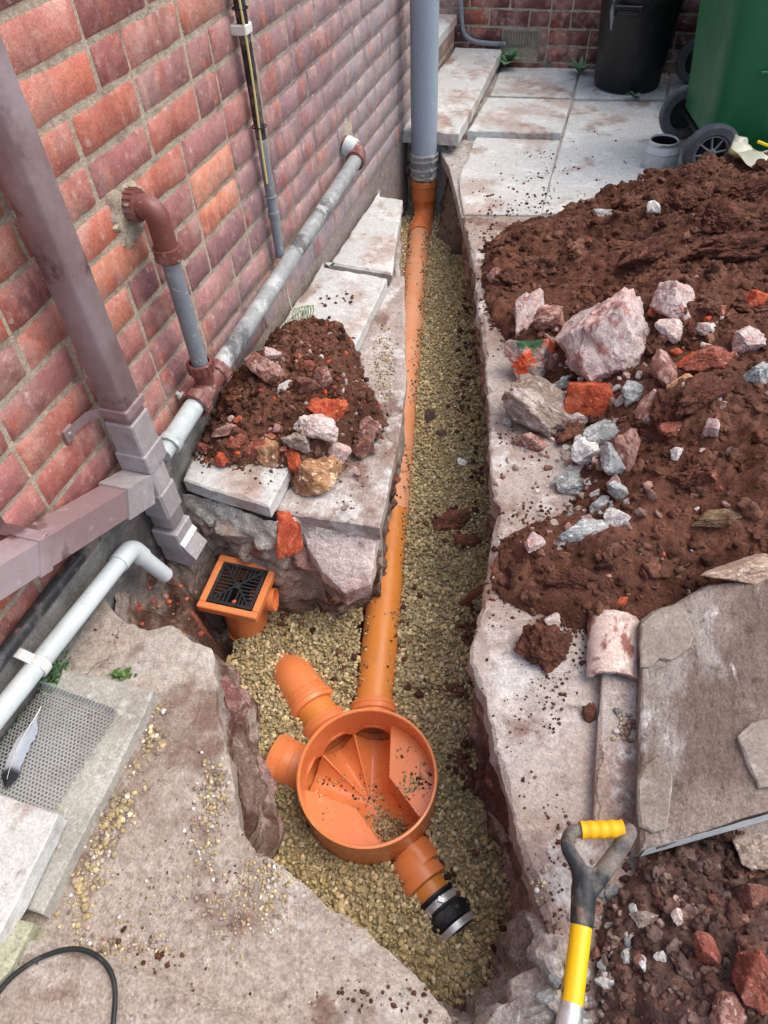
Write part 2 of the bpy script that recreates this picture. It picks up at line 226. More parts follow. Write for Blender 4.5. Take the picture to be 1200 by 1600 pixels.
# ------------------------------------------------------------------ objects
def tag(o, label=None, cat=None, group=None, kind=None):
    if label: o['label'] = label
    if cat: o['category'] = cat
    if group: o['group'] = group
    if kind: o['kind'] = kind
    return o
def thing(name, label, cat, loc, group=None):
    o = bpy.data.objects.new(name, None); COL.objects.link(o); o.location = [float(v) for v in loc]; o.empty_display_size = .05
    return tag(o, label, cat, group)
class G:
    def __init__(s): s.V = []; s.F = []; s.C = []; s.n = 0
    def add(s, V, F, col=None):
        V = np.asarray(V, float).reshape(-1, 3); s.V.append(V)
        s.F += [tuple(int(i)+s.n for i in f) for f in F]; s.n += len(V)
        if col is not None: s.C.append(np.broadcast_to(np.asarray(col, float)[..., :4], (len(V), 4)) if np.ndim(col) == 1 else np.asarray(col))
        return s
    def box(s, lo, hi, bev=0.0, M3=None, org=None):
        lo = A(*lo); hi = A(*hi); b = bev
        if b <= 0:
            V = [[(lo, hi)[i][0], (lo, hi)[j][1], (lo, hi)[k][2]] for i in (0, 1) for j in (0, 1) for k in (0, 1)]
            F = [(0, 1, 3, 2), (4, 6, 7, 5), (0, 4, 5, 1), (2, 3, 7, 6), (0, 2, 6, 4), (1, 5, 7, 3)]
        else:
            V = []; ix = {}
            for i in (0, 1):
                for j in (0, 1):
                    for k in (0, 1):
                        c0 = [(lo, hi)[i][0], (lo, hi)[j][1], (lo, hi)[k][2]]; sg = [b if q == 0 else -b for q in (i, j, k)]
                        for a in range(3):
                            v = [c0[q]+(sg[q] if q != a else 0) for q in range(3)]; ix[(i, j, k, a)] = len(V); V.append(v)
            F = []
            for a in range(3):
                o1, o2 = [q for q in range(3) if q != a]
                for sd in (0, 1):
                    q4 = []
                    for (p, q) in ((0, 0), (1, 0), (1, 1), (0, 1)):
                        t = [0, 0, 0]; t[a] = sd; t[o1] = p; t[o2] = q; q4.append(ix[(*t, a)])
                    F.append(q4 if (sd == 1) != (a == 1) else q4[::-1])
            for a in range(3):
                o1, o2 = [q for q in range(3) if q != a]
                for p in (0, 1):
                    for q in (0, 1):
                        t0 = [0, 0, 0]; t0[o1] = p; t0[o2] = q; t1 = list(t0); t1[a] = 1
                        F.append([ix[(*t0, o1)], ix[(*t0, o2)], ix[(*t1, o2)], ix[(*t1, o1)]])
            for i in (0, 1):
                for j in (0, 1):
                    for k in (0, 1): F.append([ix[(i, j, k, a)] for a in range(3)])
        V = np.array(V)
        if M3 is not None: V = V@np.asarray(M3).T
        if org is not None: V = V+np.asarray(org)
        return s.add(V, F)
    def tube(s, P, r, seg=24, caps=True, close=False, squash=None):
        P = np.array([A(*p) for p in P]); n = len(P); r = np.broadcast_to(np.asarray(r, float), (n,))
        T = np.gradient(P, axis=0) if n > 2 else np.repeat([P[1]-P[0]], 2, 0)
        T = T/np.maximum(np.linalg.norm(T, axis=1, keepdims=True), 1e-9); up = A(0, 0, 1) if abs(T[0][2]) < .9 else A(1, 0, 0)
        nv = np.cross(up, T[0]); nv /= np.linalg.norm(nv); V = []; F = []; a = np.arange(seg)*2*math.pi/seg
        for i in range(n):
            nv = nv-T[i]*(nv@T[i]); nv /= np.linalg.norm(nv); bv = np.cross(T[i], nv)
            V.append(P[i]+r[i]*(np.cos(a)[:, None]*nv+np.sin(a)[:, None]*bv*(squash or 1)))
        for i in range(n-1):
            for j in range(seg): k = (j+1) % seg; F.append((i*seg+j, i*seg+k, (i+1)*seg+k, (i+1)*seg+j))
        if caps: F.append(tuple(range(seg))[::-1]); F.append(tuple((n-1)*seg+j for j in range(seg)))
        return s.add(np.concatenate(V), F)
    def lathe(s, org, axis, prof, seg=40):
        """prof: list of (radius, along axis); open profile revolved"""
        axis = A(*axis)/np.linalg.norm(axis); up = A(0, 0, 1) if abs(axis[2]) < .9 else A(1, 0, 0)
        e1 = np.cross(up, axis); e1 /= np.linalg.norm(e1); e2 = np.cross(axis, e1); a = np.arange(seg)*2*math.pi/seg; V = []; F = []
        for (rr, h) in prof: V.append(A(*org)+axis*h+max(rr, 1e-5)*(np.cos(a)[:, None]*e1+np.sin(a)[:, None]*e2))
        for i in range(len(prof)-1):
            for j in range(seg): k = (j+1) % seg; F.append((i*seg+j, i*seg+k, (i+1)*seg+k, (i+1)*seg+j))
        return s.add(np.concatenate(V), F)
    def prof(s, P, sec, side, closed=True, caps=True):
        """sweep a 2-D section (side, normal) along points P; side = fixed side vector"""
        P = np.array([A(*p) for p in P]); T = np.gradient(P, axis=0) if len(P) > 2 else np.repeat([P[1]-P[0]], 2, 0); m = len(sec); V = []; F = []
        for p, t in zip(P, T):
            t = t/np.linalg.norm(t); sd = A(*side); sd = sd-t*(sd@t); sd /= np.linalg.norm(sd); nn = np.cross(t, sd)
            for (a, b) in sec: V.append(p+a*sd+b*nn)
        for i in range(len(P)-1):
            for j in range(m if closed else m-1): k = (j+1) % m; F.append((i*m+j, i*m+k, (i+1)*m+k, (i+1)*m+j))
        if caps and closed: F.append(tuple(range(m))[::-1]); F.append(tuple((len(P)-1)*m+j for j in range(m)))
        return s.add(V, F)
    def build(s, name, mat, parent=None, smooth=True, base=None, ang=40):
        V = np.concatenate(s.V); me = bpy.data.meshes.new(name)
        if parent is not None:
            org = np.array(parent.get('_o', list(parent.location)))
        elif base is not None: org = np.asarray(base, float)
        else: org = A((V[:, 0].min()+V[:, 0].max())/2, (V[:, 1].min()+V[:, 1].max())/2, V[:, 2].min())
        me.from_pydata((V-org).tolist(), [], s.F); me.validate(); 
        if isinstance(mat, str): mat = M[mat]
        me.materials.append(mat)
        if s.C:
            at_ = me.color_attributes.new('col', 'FLOAT_COLOR', 'POINT'); at_.data.foreach_set('color', np.concatenate(s.C).astype(np.float32).ravel())
        import bmesh
        b = bmesh.new(); b.from_mesh(me); bmesh.ops.recalc_face_normals(b, faces=b.faces); b.to_mesh(me); b.free()
        if smooth:
            me.polygons.foreach_set('use_smooth', [True]*len(me.polygons)); me.set_sharp_from_angle(angle=math.radians(ang))
        o = bpy.data.objects.new(name, me); COL.objects.link(o)
        if parent is not None: o.parent = parent
        else: o.location = org.tolist()
        o['_o'] = org.tolist()
        return o
def npmesh(name, V, F, mat, col=None, smooth=True, base=None):
    """fast path for big meshes: V (n,3), F (m,3|4)"""
    V = np.asarray(V, float); F = np.asarray(F, np.int64); k = F.shape[1]
    org = A(*base) if base is not None else A((V[:, 0].min()+V[:, 0].max())/2, (V[:, 1].min()+V[:, 1].max())/2, V[:, 2].min())
    me = bpy.data.meshes.new(name); me.vertices.add(len(V)); me.vertices.foreach_set('co', (V-org).astype(np.float32).ravel())
    me.loops.add(F.size); me.loops.foreach_set('vertex_index', F.astype(np.int32).ravel())
    me.polygons.add(len(F)); me.polygons.foreach_set('loop_start', (np.arange(len(F))*k).astype(np.int32))
    me.update(calc_edges=True)
    me.polygons.foreach_set('use_smooth', np.full(len(F), smooth)); me.materials.append(M[mat])
    if col is not None:
        a = me.color_attributes.new('col', 'FLOAT_COLOR', 'POINT'); a.data.foreach_set('color', np.asarray(col, np.float32).ravel())
    o = bpy.data.objects.new(name, me); COL.objects.link(o); o.location = org.tolist(); o['_o'] = org.tolist()
    return o
def ico(sub):
    import bmesh
    b = bmesh.new(); bmesh.ops.create_icosphere(b, subdivisions=sub, radius=1); V = np.array([v.co[:] for v in b.verts]); F = np.array([[v.index for v in f.verts] for f in b.faces]); b.free(); return V, F
ICO = {k: ico(k) for k in (1, 2, 3, 4, 5)}
def gridF(nx, ny):
    i = np.arange((nx-1)*(ny-1)); a = i//(ny-1)*ny+i % (ny-1); return np.stack([a, a+ny, a+ny+1, a+1], 1)
def rotm(n):
    q = rng.normal(size=(n, 4)); q /= np.linalg.norm(q, axis=1, keepdims=True); w, x, y, z = q.T
    return np.stack([1-2*(y*y+z*z), 2*(x*y-z*w), 2*(x*z+y*w), 2*(x*y+z*w), 1-2*(x*x+z*z), 2*(y*z-x*w), 2*(x*z-y*w), 2*(y*z+x*w), 1-2*(x*x+y*y)], 1).reshape(n, 3, 3)
def lumps(P, R, sub, rough, pal, asp=(.55, 1.0), seed=0, flat=None, cvar=.15):
    """many pebbles/clods at once -> V,F,C"""
    n = len(P); V0, F0 = ICO[sub]; m = len(V0); rm = rotm(n)
    sc = rng.uniform(asp[0], asp[1], (n, 3)); V = V0[None]*sc[:, None, :]
    if rough:
        ns = vn(V0[None]*1.7+rng.uniform(0, 90, (n, 1, 3)), seed)+.55*vn(V0[None]*3.9+rng.uniform(0, 90, (n, 1, 3)), seed+5)+(.4*vn(V0[None]*8.5+rng.uniform(0, 90, (n, 1, 3)), seed+6) if sub > 2 else 0)
        V = V*(1+rough*ns)[..., None]
    V = np.einsum('nij,nmj->nmi', rm, V)
    if flat: V[..., 2] *= flat
    V = V*np.asarray(R)[:, None, None]+np.asarray(P)[:, None, :]
    F = F0[None]+(np.arange(n)*m)[:, None, None]
    pal = np.array(pal); k = rng.integers(0, len(pal), n); C = pal[k][:, :3]*(1+cvar*rng.normal(size=(n, 1))); C = np.clip(C, .005, .9)
    C = np.concatenate([np.repeat(C, m, 0), np.ones((n*m, 1))], 1)
    return V.reshape(-1, 3), F.reshape(-1, 3), C
def join(parts):
    V = []; F = []; C = []; o = 0
    for v, f, cc in parts: V.append(v); F.append(f+o); C.append(cc); o += len(v)
    return np.concatenate(V), np.concatenate(F), np.concatenate(C)
def fillet(P, r, n=8):
    P = [A(*p) for p in P]; out = [P[0]]
    for i in range(1, len(P)-1):
        a, b, d = P[i-1], P[i], P[i+1]; u = (a-b)/np.linalg.norm(a-b); v = (d-b)/np.linalg.norm(d-b)
        rr = min(r, .45*np.linalg.norm(a-b), .45*np.linalg.norm(d-b)); s0, s1 = b+u*rr, b+v*rr
        for k in range(n+1): t = k/n; out.append((1-t)**2*s0+2*t*(1-t)*b+t*t*s1)
    out.append(P[-1]); return out
def slab(G_, pts, z, th, jag=.004, step=.02, bev=.004, zf=None, seed=1, chip=0.0):
    """flat stone with a rough outline; pts world xy; zf(x,y) optional top height"""
    P = resample([(p[0], p[1]) for p in pts], step); n = len(P)
    ar = sum(P[i][0]*P[(i+1) % n][1]-P[(i+1) % n][0]*P[i][1] for i in range(n))
    if ar < 0: P = P[::-1]
    T = np.roll(P, -1, 0)-np.roll(P, 1, 0); T /= np.maximum(np.linalg.norm(T, axis=1, keepdims=True), 1e-9); Nn = np.stack([T[:, 1], -T[:, 0]], 1)
    j = jag*(.8*fbm(xyz(P[:, 0]*9, P[:, 1]*9, seed), 3, seed, .6)+.45*np.abs(fbm(xyz(P[:, 0]*31, P[:, 1]*31, seed), 3, seed+5, .75)))
    P = P+Nn*j[:, None]; zf = zf or (lambda x, y: z+0*x)
    bb = bev*(1+.8*vn(xyz(P[:, 0]*30, P[:, 1]*30, seed+3)))+chip*np.clip(fbm(xyz(P[:, 0]*9, P[:, 1]*9, seed+9), 3, 4), 0, 1)
    I = P-Nn*bb[:, None]; lo = P+Nn*(jag*.6*vn(xyz(P[:, 0]*25, P[:, 1]*25, seed+7)))[:, None]
    V = np.concatenate([xyz(lo[:, 0], lo[:, 1], 0), xyz(P[:, 0], P[:, 1], 0), xyz(I[:, 0], I[:, 1], 0)]); zt = zf(P[:, 0], P[:, 1])
    V[:n, 2] = zt-th; V[n:2*n, 2] = zt-bb*.8; V[2*n:, 2] = zf(I[:, 0], I[:, 1])
    F = []
    for a in (0, 1):
        for i in range(n): k = (i+1) % n; F.append((a*n+i, a*n+k, (a+1)*n+k, (a+1)*n+i))
    tri = tessellate_polygon([[Vector((p[0], p[1], 0)) for p in I]])
    F += [tuple(2*n+q for q in t) for t in tri]
    G_.add(V, F); return G_

# ------------------------------------------------------------------ surveyed outlines (world metres)
px = lambda L, z=0.0: [tuple(at(x, y, z)[:2]) for x, y in L]
RIGHT_EDGE = px([(722, 337), (735, 378), (744, 430), (747, 480), (760, 560), (764, 640), (768, 720), (779, 797), (768, 850), (762, 900), (752, 950), (735, 1003), (737, 1035), (748, 1065), (768, 1145), (790, 1220), (806, 1280), (816, 1330), (828, 1380), (842, 1425), (855, 1455)])
LEFT_EDGE = px([(640, 1513), (585, 1465), (520, 1420), (455, 1372), (402, 1328), (376, 1287), (362, 1230), (350, 1170), (338, 1110), (333, 1060), (328, 1012), (300, 1000), (262, 980), (232, 986), (185, 962)])
STRIP_R = px([(630, 312), (633, 400), (634, 500), (634, 600), (622, 690), (606, 760), (592, 824)], -.02)
TRENCH = [at(850, 1500)[:2], at(800, 1560)[:2], at(745, 1602)[:2], at(700, 1590)[:2]]+[A(*p) for p in LEFT_EDGE]+[A(-.99, .80), A(-.99, 1.10)]+[A(*p) for p in px([(425, 822), (470, 812)], -.02)]+[A(*p) for p in STRIP_R[::-1]]+[A(-.98, 3.10), A(-.985, 3.72), A(-.80, 3.60)]+[A(*p) for p in px([(700, 262), (716, 278)])]+[A(*p) for p in RIGHT_EDGE]
TRENCH = [tuple(map(float, p[:2])) for p in TRENCH]
FLAGZ = .035
HEAP = px([(848, 342), (800, 352), (752, 388), (752, 440), (760, 500), (790, 535), (812, 575), (850, 610), (880, 650), (905, 740), (890, 800), (840, 815), (785, 842), (763, 880), (762, 925), (790, 945), (845, 965), (900, 985), (1000, 985)])+[(.45, .95), (.8, .8), (1.2, .95), (1.3, 3.3), (.7, 3.52), (.42, 3.46), (.18, 3.3)]
HEAP2 = px([(935, 1660), (925, 1560), (930, 1470), (955, 1400), (1000, 1335), (1100, 1290)])+[(.62, .55), (.95, .5), (1.0, -.5), (.35, -.5)]
MOUND = px([(308, 702), (325, 665), (345, 625), (380, 590), (410, 560), (440, 535), (500, 522), (548, 530), (562, 560), (566, 600), (588, 625), (600, 655), (560, 680), (520, 715), (470, 738), (430, 722), (392, 726), (350, 732), (322, 722)], FLAGZ)
def heap_z(x, y):
    d = np.maximum(sdp(x, y, HEAP), 0); amp = .085+.15*sst(-.25, .45, x)
    amp = amp*(1-.45*sst(1.5, .85, y))
    h = amp*(1-np.exp(-d/.17)); w = sst(0, .05, d)
    Q = xyz(x, y)
    return np.where(d > 0, h+w*(.024*fbm(Q*5.5, 3, 3)+.016*fbm(Q*13, 3, 8)+.052*clods(x, y, 2)*(.18+.82*sst(-.4, .3, fbm(Q*3, 2, 66)-1.1*sst(-.1, -.5, x)*sst(2.0, 2.3, y)))+.005*fbm(Q*60, 3, 11, .6))+.004, -.2)
def heap2_z(x, y):
    d = np.maximum(sdp(x, y, HEAP2), 0); w = sst(0, .04, d); Q = xyz(x, y)
    return np.where(d > 0, .10*(1-np.exp(-d/.10))+w*(.014*fbm(Q*7, 3, 23)+.040*clods(x*1.3, y*1.3, 12)+.005*fbm(Q*60, 3, 31, .6))+.004, -.2)
def mound_z(x, y):
    d = np.maximum(sdp(x, y, MOUND), 0); w = sst(0, .03, d); Q = xyz(x, y); amp = .07+.09*sst(1.2, 1.75, y)
    return np.where(d > 0, FLAGZ+amp*(1-np.exp(-d/.09))+w*(.014*fbm(Q*8, 3, 43)+.036*clods(x*1.2, y*1.2, 22)+.005*fbm(Q*60, 3, 51, .6))+.004, -.2)
def grav_z(x, y):
    return -.405+.075*sst(.7, 3.4, y)+.03*sst(.45, .2, y)+.008*fbm(xyz(x, y)*4, 3, 61)
FLAGS_L = [px([(286, 749), (420, 790), (452, 734), (602, 432), (508, 416)], FLAGZ)]
def surfz(x, y):
    x = np.asarray(x, float); y = np.asarray(y, float)
    z = np.where(inpoly(x, y, TRENCH), grav_z(x, y), 0.0)
    z = np.where(inpoly(x, y, FLAGS_L[0]+[(-1, 2.2), (-1, 1.2)]), FLAGZ, z)
    return np.maximum(np.maximum(z, heap_z(x, y)), np.maximum(heap2_z(x, y), mound_z(x, y)))
def hit(u, v):
    d = ray(u, v); t = np.linspace(.9, 5.0, 1400); P = CAM+d*t[:, None]; z = surfz(P[:, 0], P[:, 1]); k = np.argmax(P[:, 2] <= z)
    return P[k]

# ------------------------------------------------------------------ SETTING: ground, paving, trench, gravel
g = G(); g.add([(-15, -12, -.56), (15, -12, -.56), (15, 18, -.56), (-15, 18, -.56)], [(0, 1, 2, 3)])
tag(g.build('ground', 'earth', smooth=False), kind='structure')
# bedding under paving
g = G(); slab(g, px([(724, 345)])+[tuple(at(702, 258)[:2]), (-.86, 3.62), (-1.02, 3.85), (-1.04, 4.84), (2.6, 4.84), (2.6, 2.9), (-.2, 2.9)], -.012, .05, .0, .2)
tag(g.build('paving_bed', 'bedding', smooth=False), kind='structure')
g = G()
for k, (pl, z) in enumerate([
    ([(800, 104), (905, 106), (893, 152), (766, 149)], 0), ([(909, 106), (1045, 109), (1040, 154), (897, 153)], 0), ([(1049, 109), (1340, 113), (1340, 160), (1044, 156)], 0),
    ([(763, 152), (893, 155), (877, 207), (731, 204)], .03), ([(896, 158), (1039, 159), (1026, 332), (846, 332)], 0),
    ([(1043, 160), (1340, 164), (1340, 208), (1037, 202)], 0), ([(1036, 206), (1340, 212), (1340, 340), (1029, 333)], 0),
    ([(744, 214), (874, 219), (845, 334), (724, 334), (716, 278), (726, 254), (734, 236)], 0)]):
    P = px(pl, z)
    if k == 0: P = [(-.745, 4.80)]+P[1:3]+[P[3]]
    slab(g, P, z, .06, .002, .03, .004, seed=k+3, chip=.006)
tag(g.build('paving', 'flag', ang=25), kind='structure')
# right-hand concrete beside the trench
g = G(); slab(g, RIGHT_EDGE+px([(872, 1490), (880, 1600)])+[(.2, -.6), (2.6, -.6), (2.6, 3.0)]+px([(1200, 345), (846, 338)]), 0, .055, .010, .007, .006, seed=21, chip=.012)
tag(g.build('concrete_path', 'concrete_white', ang=25), kind='structure')
g = G(); slab(g, LEFT_EDGE+[(-1.0, .72), (-1.0, -.6), (.15, -.6)]+px([(700, 1640), (702, 1595)]), 0, .06, .010, .007, .006, seed=33, chip=.012)
tag(g.build('concrete_path', 'concrete', ang=25), kind='structure')

# trench banks
def bank():
    P = resample(TRENCH, .009); n = len(P); ar = sum(P[i][0]*P[(i+1) % n][1]-P[(i+1) % n][0]*P[i][1] for i in range(n))
    if ar < 0: P = P[::-1]
    T = np.roll(P, -5, 0)-np.roll(P, 5, 0); T /= np.linalg.norm(T, axis=1, keepdims=True); Ni = np.stack([-T[:, 1], T[:, 0]], 1)
    k = np.ones(15)/15; Ni = np.stack([np.convolve(np.r_[Ni[-7:, i], Ni[:, i], Ni[:7, i]], k, 'valid') for i in (0, 1)], 1)
    rows = 56; V = []; C = []
    front = (P[:, 1] > 1.0) & (P[:, 1] < 1.25) & (P[:, 0] < -.45)
    leftc = (P[:, 1] > .36) & (P[:, 1] < .80) & (P[:, 0] < -.35)
    end = (P[:, 1] < .36) & (P[:, 0] > -.02); far = P[:, 1] > 3.15
    for r in range(rows):
        t = r/(rows-1); z = -.03-.50*t
        Q = xyz(P[:, 0], P[:, 1], z)
        und = ((P[:, 0] < -.40) & (P[:, 1] > 1.12)) | ((P[:, 1] > .75) & (P[:, 0] > -.45-.2*sst(1.2, 3, P[:, 1]))) | ((P[:, 1] < .36) & (P[:, 0] < -.05))
        und = np.where((P[:, 1] <= .75) & (P[:, 0] > -.12) & (P[:, 1] > .36), .8, und)
        und = sst(0, 1, np.convolve(np.r_[und[-8:], und, und[:8]].astype(float), np.ones(17)/17, 'valid'))
        off = np.where(True, -.022+.06*t**.7-und*(.03+.055*t), 0)+np.where(leftc, .016*math.sin(math.pi*min(1, t*1.3)), 0)+np.where(end, .05*t, 0)+np.where(far & (P[:, 0] > -.9), .10*t, 0)
        off = off+.020*fbm(Q*9, 4, 71, .6)*min(1, .25+t*3)+.022*(1-worley(np.stack([P[:, 0]*22+P[:, 1]*22, z*26+0*P[:, 0]], 1), 9)*1.3)*min(1, t*6)+.006*fbm(Q*50, 2, 75)
        X = P+Ni*off[:, None]; V.append(xyz(X[:, 0], X[:, 1], z+.006*vn(Q*20, 5)))
        nn = fbm(Q*A(7, 7, 12), 3, 77); n2 = fbm(Q*16, 3, 79)
        cs = np.array(c(126, 104, 92))[None]*np.ones((n, 1)); red = np.array(c(156, 92, 72)); gr = np.array(c(168, 154, 144)); pk = np.array(c(172, 142, 134)); dk = np.array(c(96, 68, 58))
        cs = np.where((nn > .25)[:, None], pk, cs); cs = np.where((nn < -.45)[:, None], dk, cs); cs = np.where((n2 > .95)[:, None], red, cs); cs = np.where((n2 < -.65)[:, None], gr, cs)
        cs = np.where((end & (nn > -.4))[:, None], np.array(c(160, 148, 138)), cs)
        cs = np.where((far & (nn > -.3))[:, None], np.array(c(128, 116, 106)), cs)
        if t < .18: cs = np.where(front[:, None], np.array(c(212, 206, 194)), cs)
        elif t < .62: cs = np.where((front & (n2 < .5))[:, None], np.array(c(172, 154, 138)), cs)
        if t < .1: cs = np.where((~front)[:, None], np.array(c(150, 138, 130)), cs)
        C.append(cs)
    V = np.concatenate(V); C = np.concatenate(C); i = np.arange(n); F = []
    for r in range(rows-1): F.append(np.stack([r*n+i, (r+1)*n+i, (r+1)*n+(i+1) % n, r*n+(i+1) % n], 1))
    tag(npmesh('trench_side', V, np.concatenate(F), 'rubble', C), kind='structure')
bank()
# broken ground by the wall, where the drain was dug out
xs = np.arange(-1.01, -.62, .007); ys = np.arange(.70, 1.13, .007); XX, YY = np.meshgrid(xs, ys, indexing='ij'); Q = xyz(XX, YY)
edge_ = np.where(YY > .86, -.965, -.90)+.0*YY; edge_ = -.90-.065*sst(.84, .92, YY)
ZZ = -.12-.33*sst(0, .10, XX+.03*fbm(Q*8, 2, 91)-edge_)-.10*sst(.92, .80, YY)*sst(-1.0, -.93, XX)+.022*fbm(Q*14, 4, 93, .65)+.02*np.abs(fbm(Q*30, 2, 95))
nn = fbm(Q*14, 3, 97); CC = np.where((nn > .75)[..., None], np.array(c(158, 92, 70)), np.where((nn < -.3)[..., None], np.array(c(136, 124, 114)), np.array(c(98, 72, 60))))
tag(npmesh('rubble_bank', np.stack([XX, YY, ZZ], -1).reshape(-1, 3), gridF(len(xs), len(ys)), 'rubble', CC.reshape(-1, 4)), kind='structure')

# gravel bed: undulating sheet + individual pebbles
PIPE0 = A(-.357, .856, -.425); PIPE1 = A(-.895, 3.44, -.335)
CHC = A(-.286, .582, -.28); CHR = .168
def in_inlets(x, y, hw):
    b = np.zeros(np.shape(x), bool)
    for tx, ty, L in ((-.50, .760, .13), (-.55, .600, .09), (PIPE0[0], PIPE0[1], .6), (CHC[0]+.8, CHC[1]-.6, .03)):
        d = A(tx-CHC[0], ty-CHC[1]); d /= np.linalg.norm(d); al = (x-CHC[0])*d[0]+(y-CHC[1])*d[1]; la = np.abs(-(x-CHC[0])*d[1]+(y-CHC[1])*d[0]); b |= (al > .1) & (al < CHR+L) & (la < hw)
    return b
def keepout(P):
    """points that would sit inside the buried pipes"""
    x, y, z = P.T; d = PIPE1-PIPE0; t = np.clip(((x-PIPE0[0])*d[0]+(y-PIPE0[1])*d[1])/(d[0]**2+d[1]**2), 0, 1)
    ax = PIPE0+t[:, None]*d; r = np.hypot(x-ax[:, 0], y-ax[:, 1]); b = (r < .054) & (z > ax[:, 2]-.05)
    b |= np.hypot(x-CHC[0], y-CHC[1]) < CHR+.003
    b |= in_inlets(x, y, .050)
    return b
x0, y0, x1, y1 = -1.05, .08, .2, 3.8
xs = np.arange(x0, x1, .02); ys = np.arange(y0, y1, .02); XX, YY = np.meshgrid(xs, ys, indexing='ij'); ZZ = grav_z(XX, YY)-.004
ex = [(tuple(p)) for p in TRENCH]
ok = (sdp(XX, YY, ex) > -.11) & (np.hypot(XX-CHC[0], YY-CHC[1]) > CHR-.02); ok &= ~((XX < -.80) & (YY < 1.15)); ok &= ~in_inlets(XX, YY, .045)
Fg = gridF(len(xs), len(ys)); okf = ok.reshape(-1)[Fg].all(1)
bedV = np.stack([XX, YY, ZZ], -1).reshape(-1, 3); bedF = Fg[okf]; bedF = np.concatenate([bedF[:, [0, 1, 2]], bedF[:, [0, 2, 3]]]); bedC = np.tile(np.array(c(150, 134, 98)), (len(bedV), 1))
PAL = [tuple(q*1.26 for q in t[:3])+(1,) for t in [c(170, 152, 110), c(158, 141, 101), c(146, 131, 96), c(180, 163, 122), c(152, 140, 110), c(132, 119, 90), c(188, 174, 136), c(166, 146, 102), c(140, 130, 106), c(198, 186, 152), c(122, 110, 86), c(160, 144, 108), c(150, 134, 98)]]
def scatter(n, zoff=0):
    x = rng.uniform(x0, x1, n); y = rng.uniform(y0, y1, n); s = sdp(x, y, ex); k = (s > -.065) & ~((x < -.80) & (y < 1.12)); x, y = x[k], y[k]
    return np.stack([x, y, grav_z(x, y)+zoff+rng.uniform(-.003, .006, len(x))], 1)
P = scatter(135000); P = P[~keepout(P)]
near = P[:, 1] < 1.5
parts = [(bedV, bedF, bedC), lumps(P[near], rng.gamma(7, .00074, near.sum()).clip(.0025, .0098), 2, .22, PAL, (.45, 1.05), 1, cvar=.11), lumps(P[~near], rng.gamma(7, .00068, (~near).sum()).clip(.0025, .009), 1, .18, [tuple(min(.8, q*1.32) for q in t[:3])+(1,) for t in PAL], (.5, 1.05), 2, cvar=.11)]  # far pebbles coloured lighter to offset the shade between the trench walls
# gravel and dirt lying on the pipe
n = 2300; t = rng.uniform(0, 1, n)**.9; sd = rng.choice([-1, 1], n)*rng.beta(5, 1.5, n)*1.15; ax = PIPE0+(PIPE1-PIPE0)*t[:, None]; nx = A(PIPE1[1]-PIPE0[1], -(PIPE1[0]-PIPE0[0]), 0); nx /= np.linalg.norm(nx)
cl = fbm(xyz(t*26, sd*2, 0), 3, 101) > -.15
k = cl; P = ax[k]+nx*(sd[k]*.056)[:, None]; P[:, 2] += np.sqrt(np.maximum(0, 1-sd[k]**2))*.055+.002
parts.append(lumps(P, rng.uniform(.0025, .0065, k.sum()), 1, .15, PAL[:6]+[c(90, 76, 58)]*3, (.5, 1), 3))
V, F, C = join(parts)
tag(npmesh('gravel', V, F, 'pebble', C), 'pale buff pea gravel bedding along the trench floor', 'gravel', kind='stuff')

# ------------------------------------------------------------------ brick walls
def brickwall(name, f, u0, u1, z0, z1, zref, pr_, uoff, colf, holes=(), seed=5):
    """f(u, z, depth)->xyz; depth towards the viewer"""
    r = np.random.default_rng(seed); V = []; F = []; C = []; o = 0; k0 = int(math.floor((z0-zref)/pr_)); NU, NZ = 9, 5
    for k in range(k0, int(math.ceil((z1-zref)/pr_))):
        za = zref+k*pr_+.0050; zb = za+pr_-.0100; u = u0-.3+((uoff if k % 2 else uoff+.118)-u0) % .236; hd = 0
        while u < u1:
            L = .236 if r.random() > .16 else .118
            a, b = max(u, u0)+.0040, min(u+L, u1)-.0040; u += L
            zz0, zz1 = max(za, z0), min(zb, z1)
            if b-a < .02 or zz1-zz0 < .01: continue
            if any(a < h[1] and b > h[0] and zz0 < h[3] and zz1 > h[2] for h in holes):
                h = holes[0]
                if a < h[0]-.03: b = h[0]-.005
                elif b > h[1]+.03: a = h[1]+.005
                else: continue
            us = a+(b-a)*np.r_[0, .03, .12, .3, .5, .7, .88, .97, 1]; zs = zz0+(zz1-zz0)*np.array([0, .09, .5, .91, 1]); UU, Z2 = np.meshgrid(us, zs, indexing='ij')
            ti = r.uniform(-.006, .006); UU = UU; base = r.uniform(.0035, .0070); Qb = np.stack([UU*30, Z2*30, 0*UU+k*3.1], -1)
            nz_ = fbm(Qb, 3, 13)
            eu = np.minimum(UU-a, b-UU); ez = np.minimum(Z2-zz0, zz1-Z2); e = np.minimum(eu, ez); D = base-.0058*np.exp(-e/.0018)+.0016*nz_+ti*(UU-(a+b)/2)
            sh = .0042*vn(Qb*1.9, 17); UU = UU+np.where(eu < .001, sh, 0); Z2 = Z2+np.where(ez < .001, sh, 0)
            P = f(UU.ravel(), Z2.ravel(), D.ravel()); V.append(P); F.append(gridF(NU, NZ)+o); o += NU*NZ
            C.append(colf(UU.ravel(), Z2.ravel(), r, (a+b)/2, (zz0+zz1)/2))
    return np.concatenate(V), np.concatenate(F), np.concatenate(C)
BP = [np.array(c(*q)) for q in [(190, 112, 92), (180, 102, 86), (186, 122, 108), (168, 106, 98), (156, 96, 92), (144, 90, 88), (194, 128, 104), (172, 112, 106), (182, 134, 120), (160, 104, 100)]]
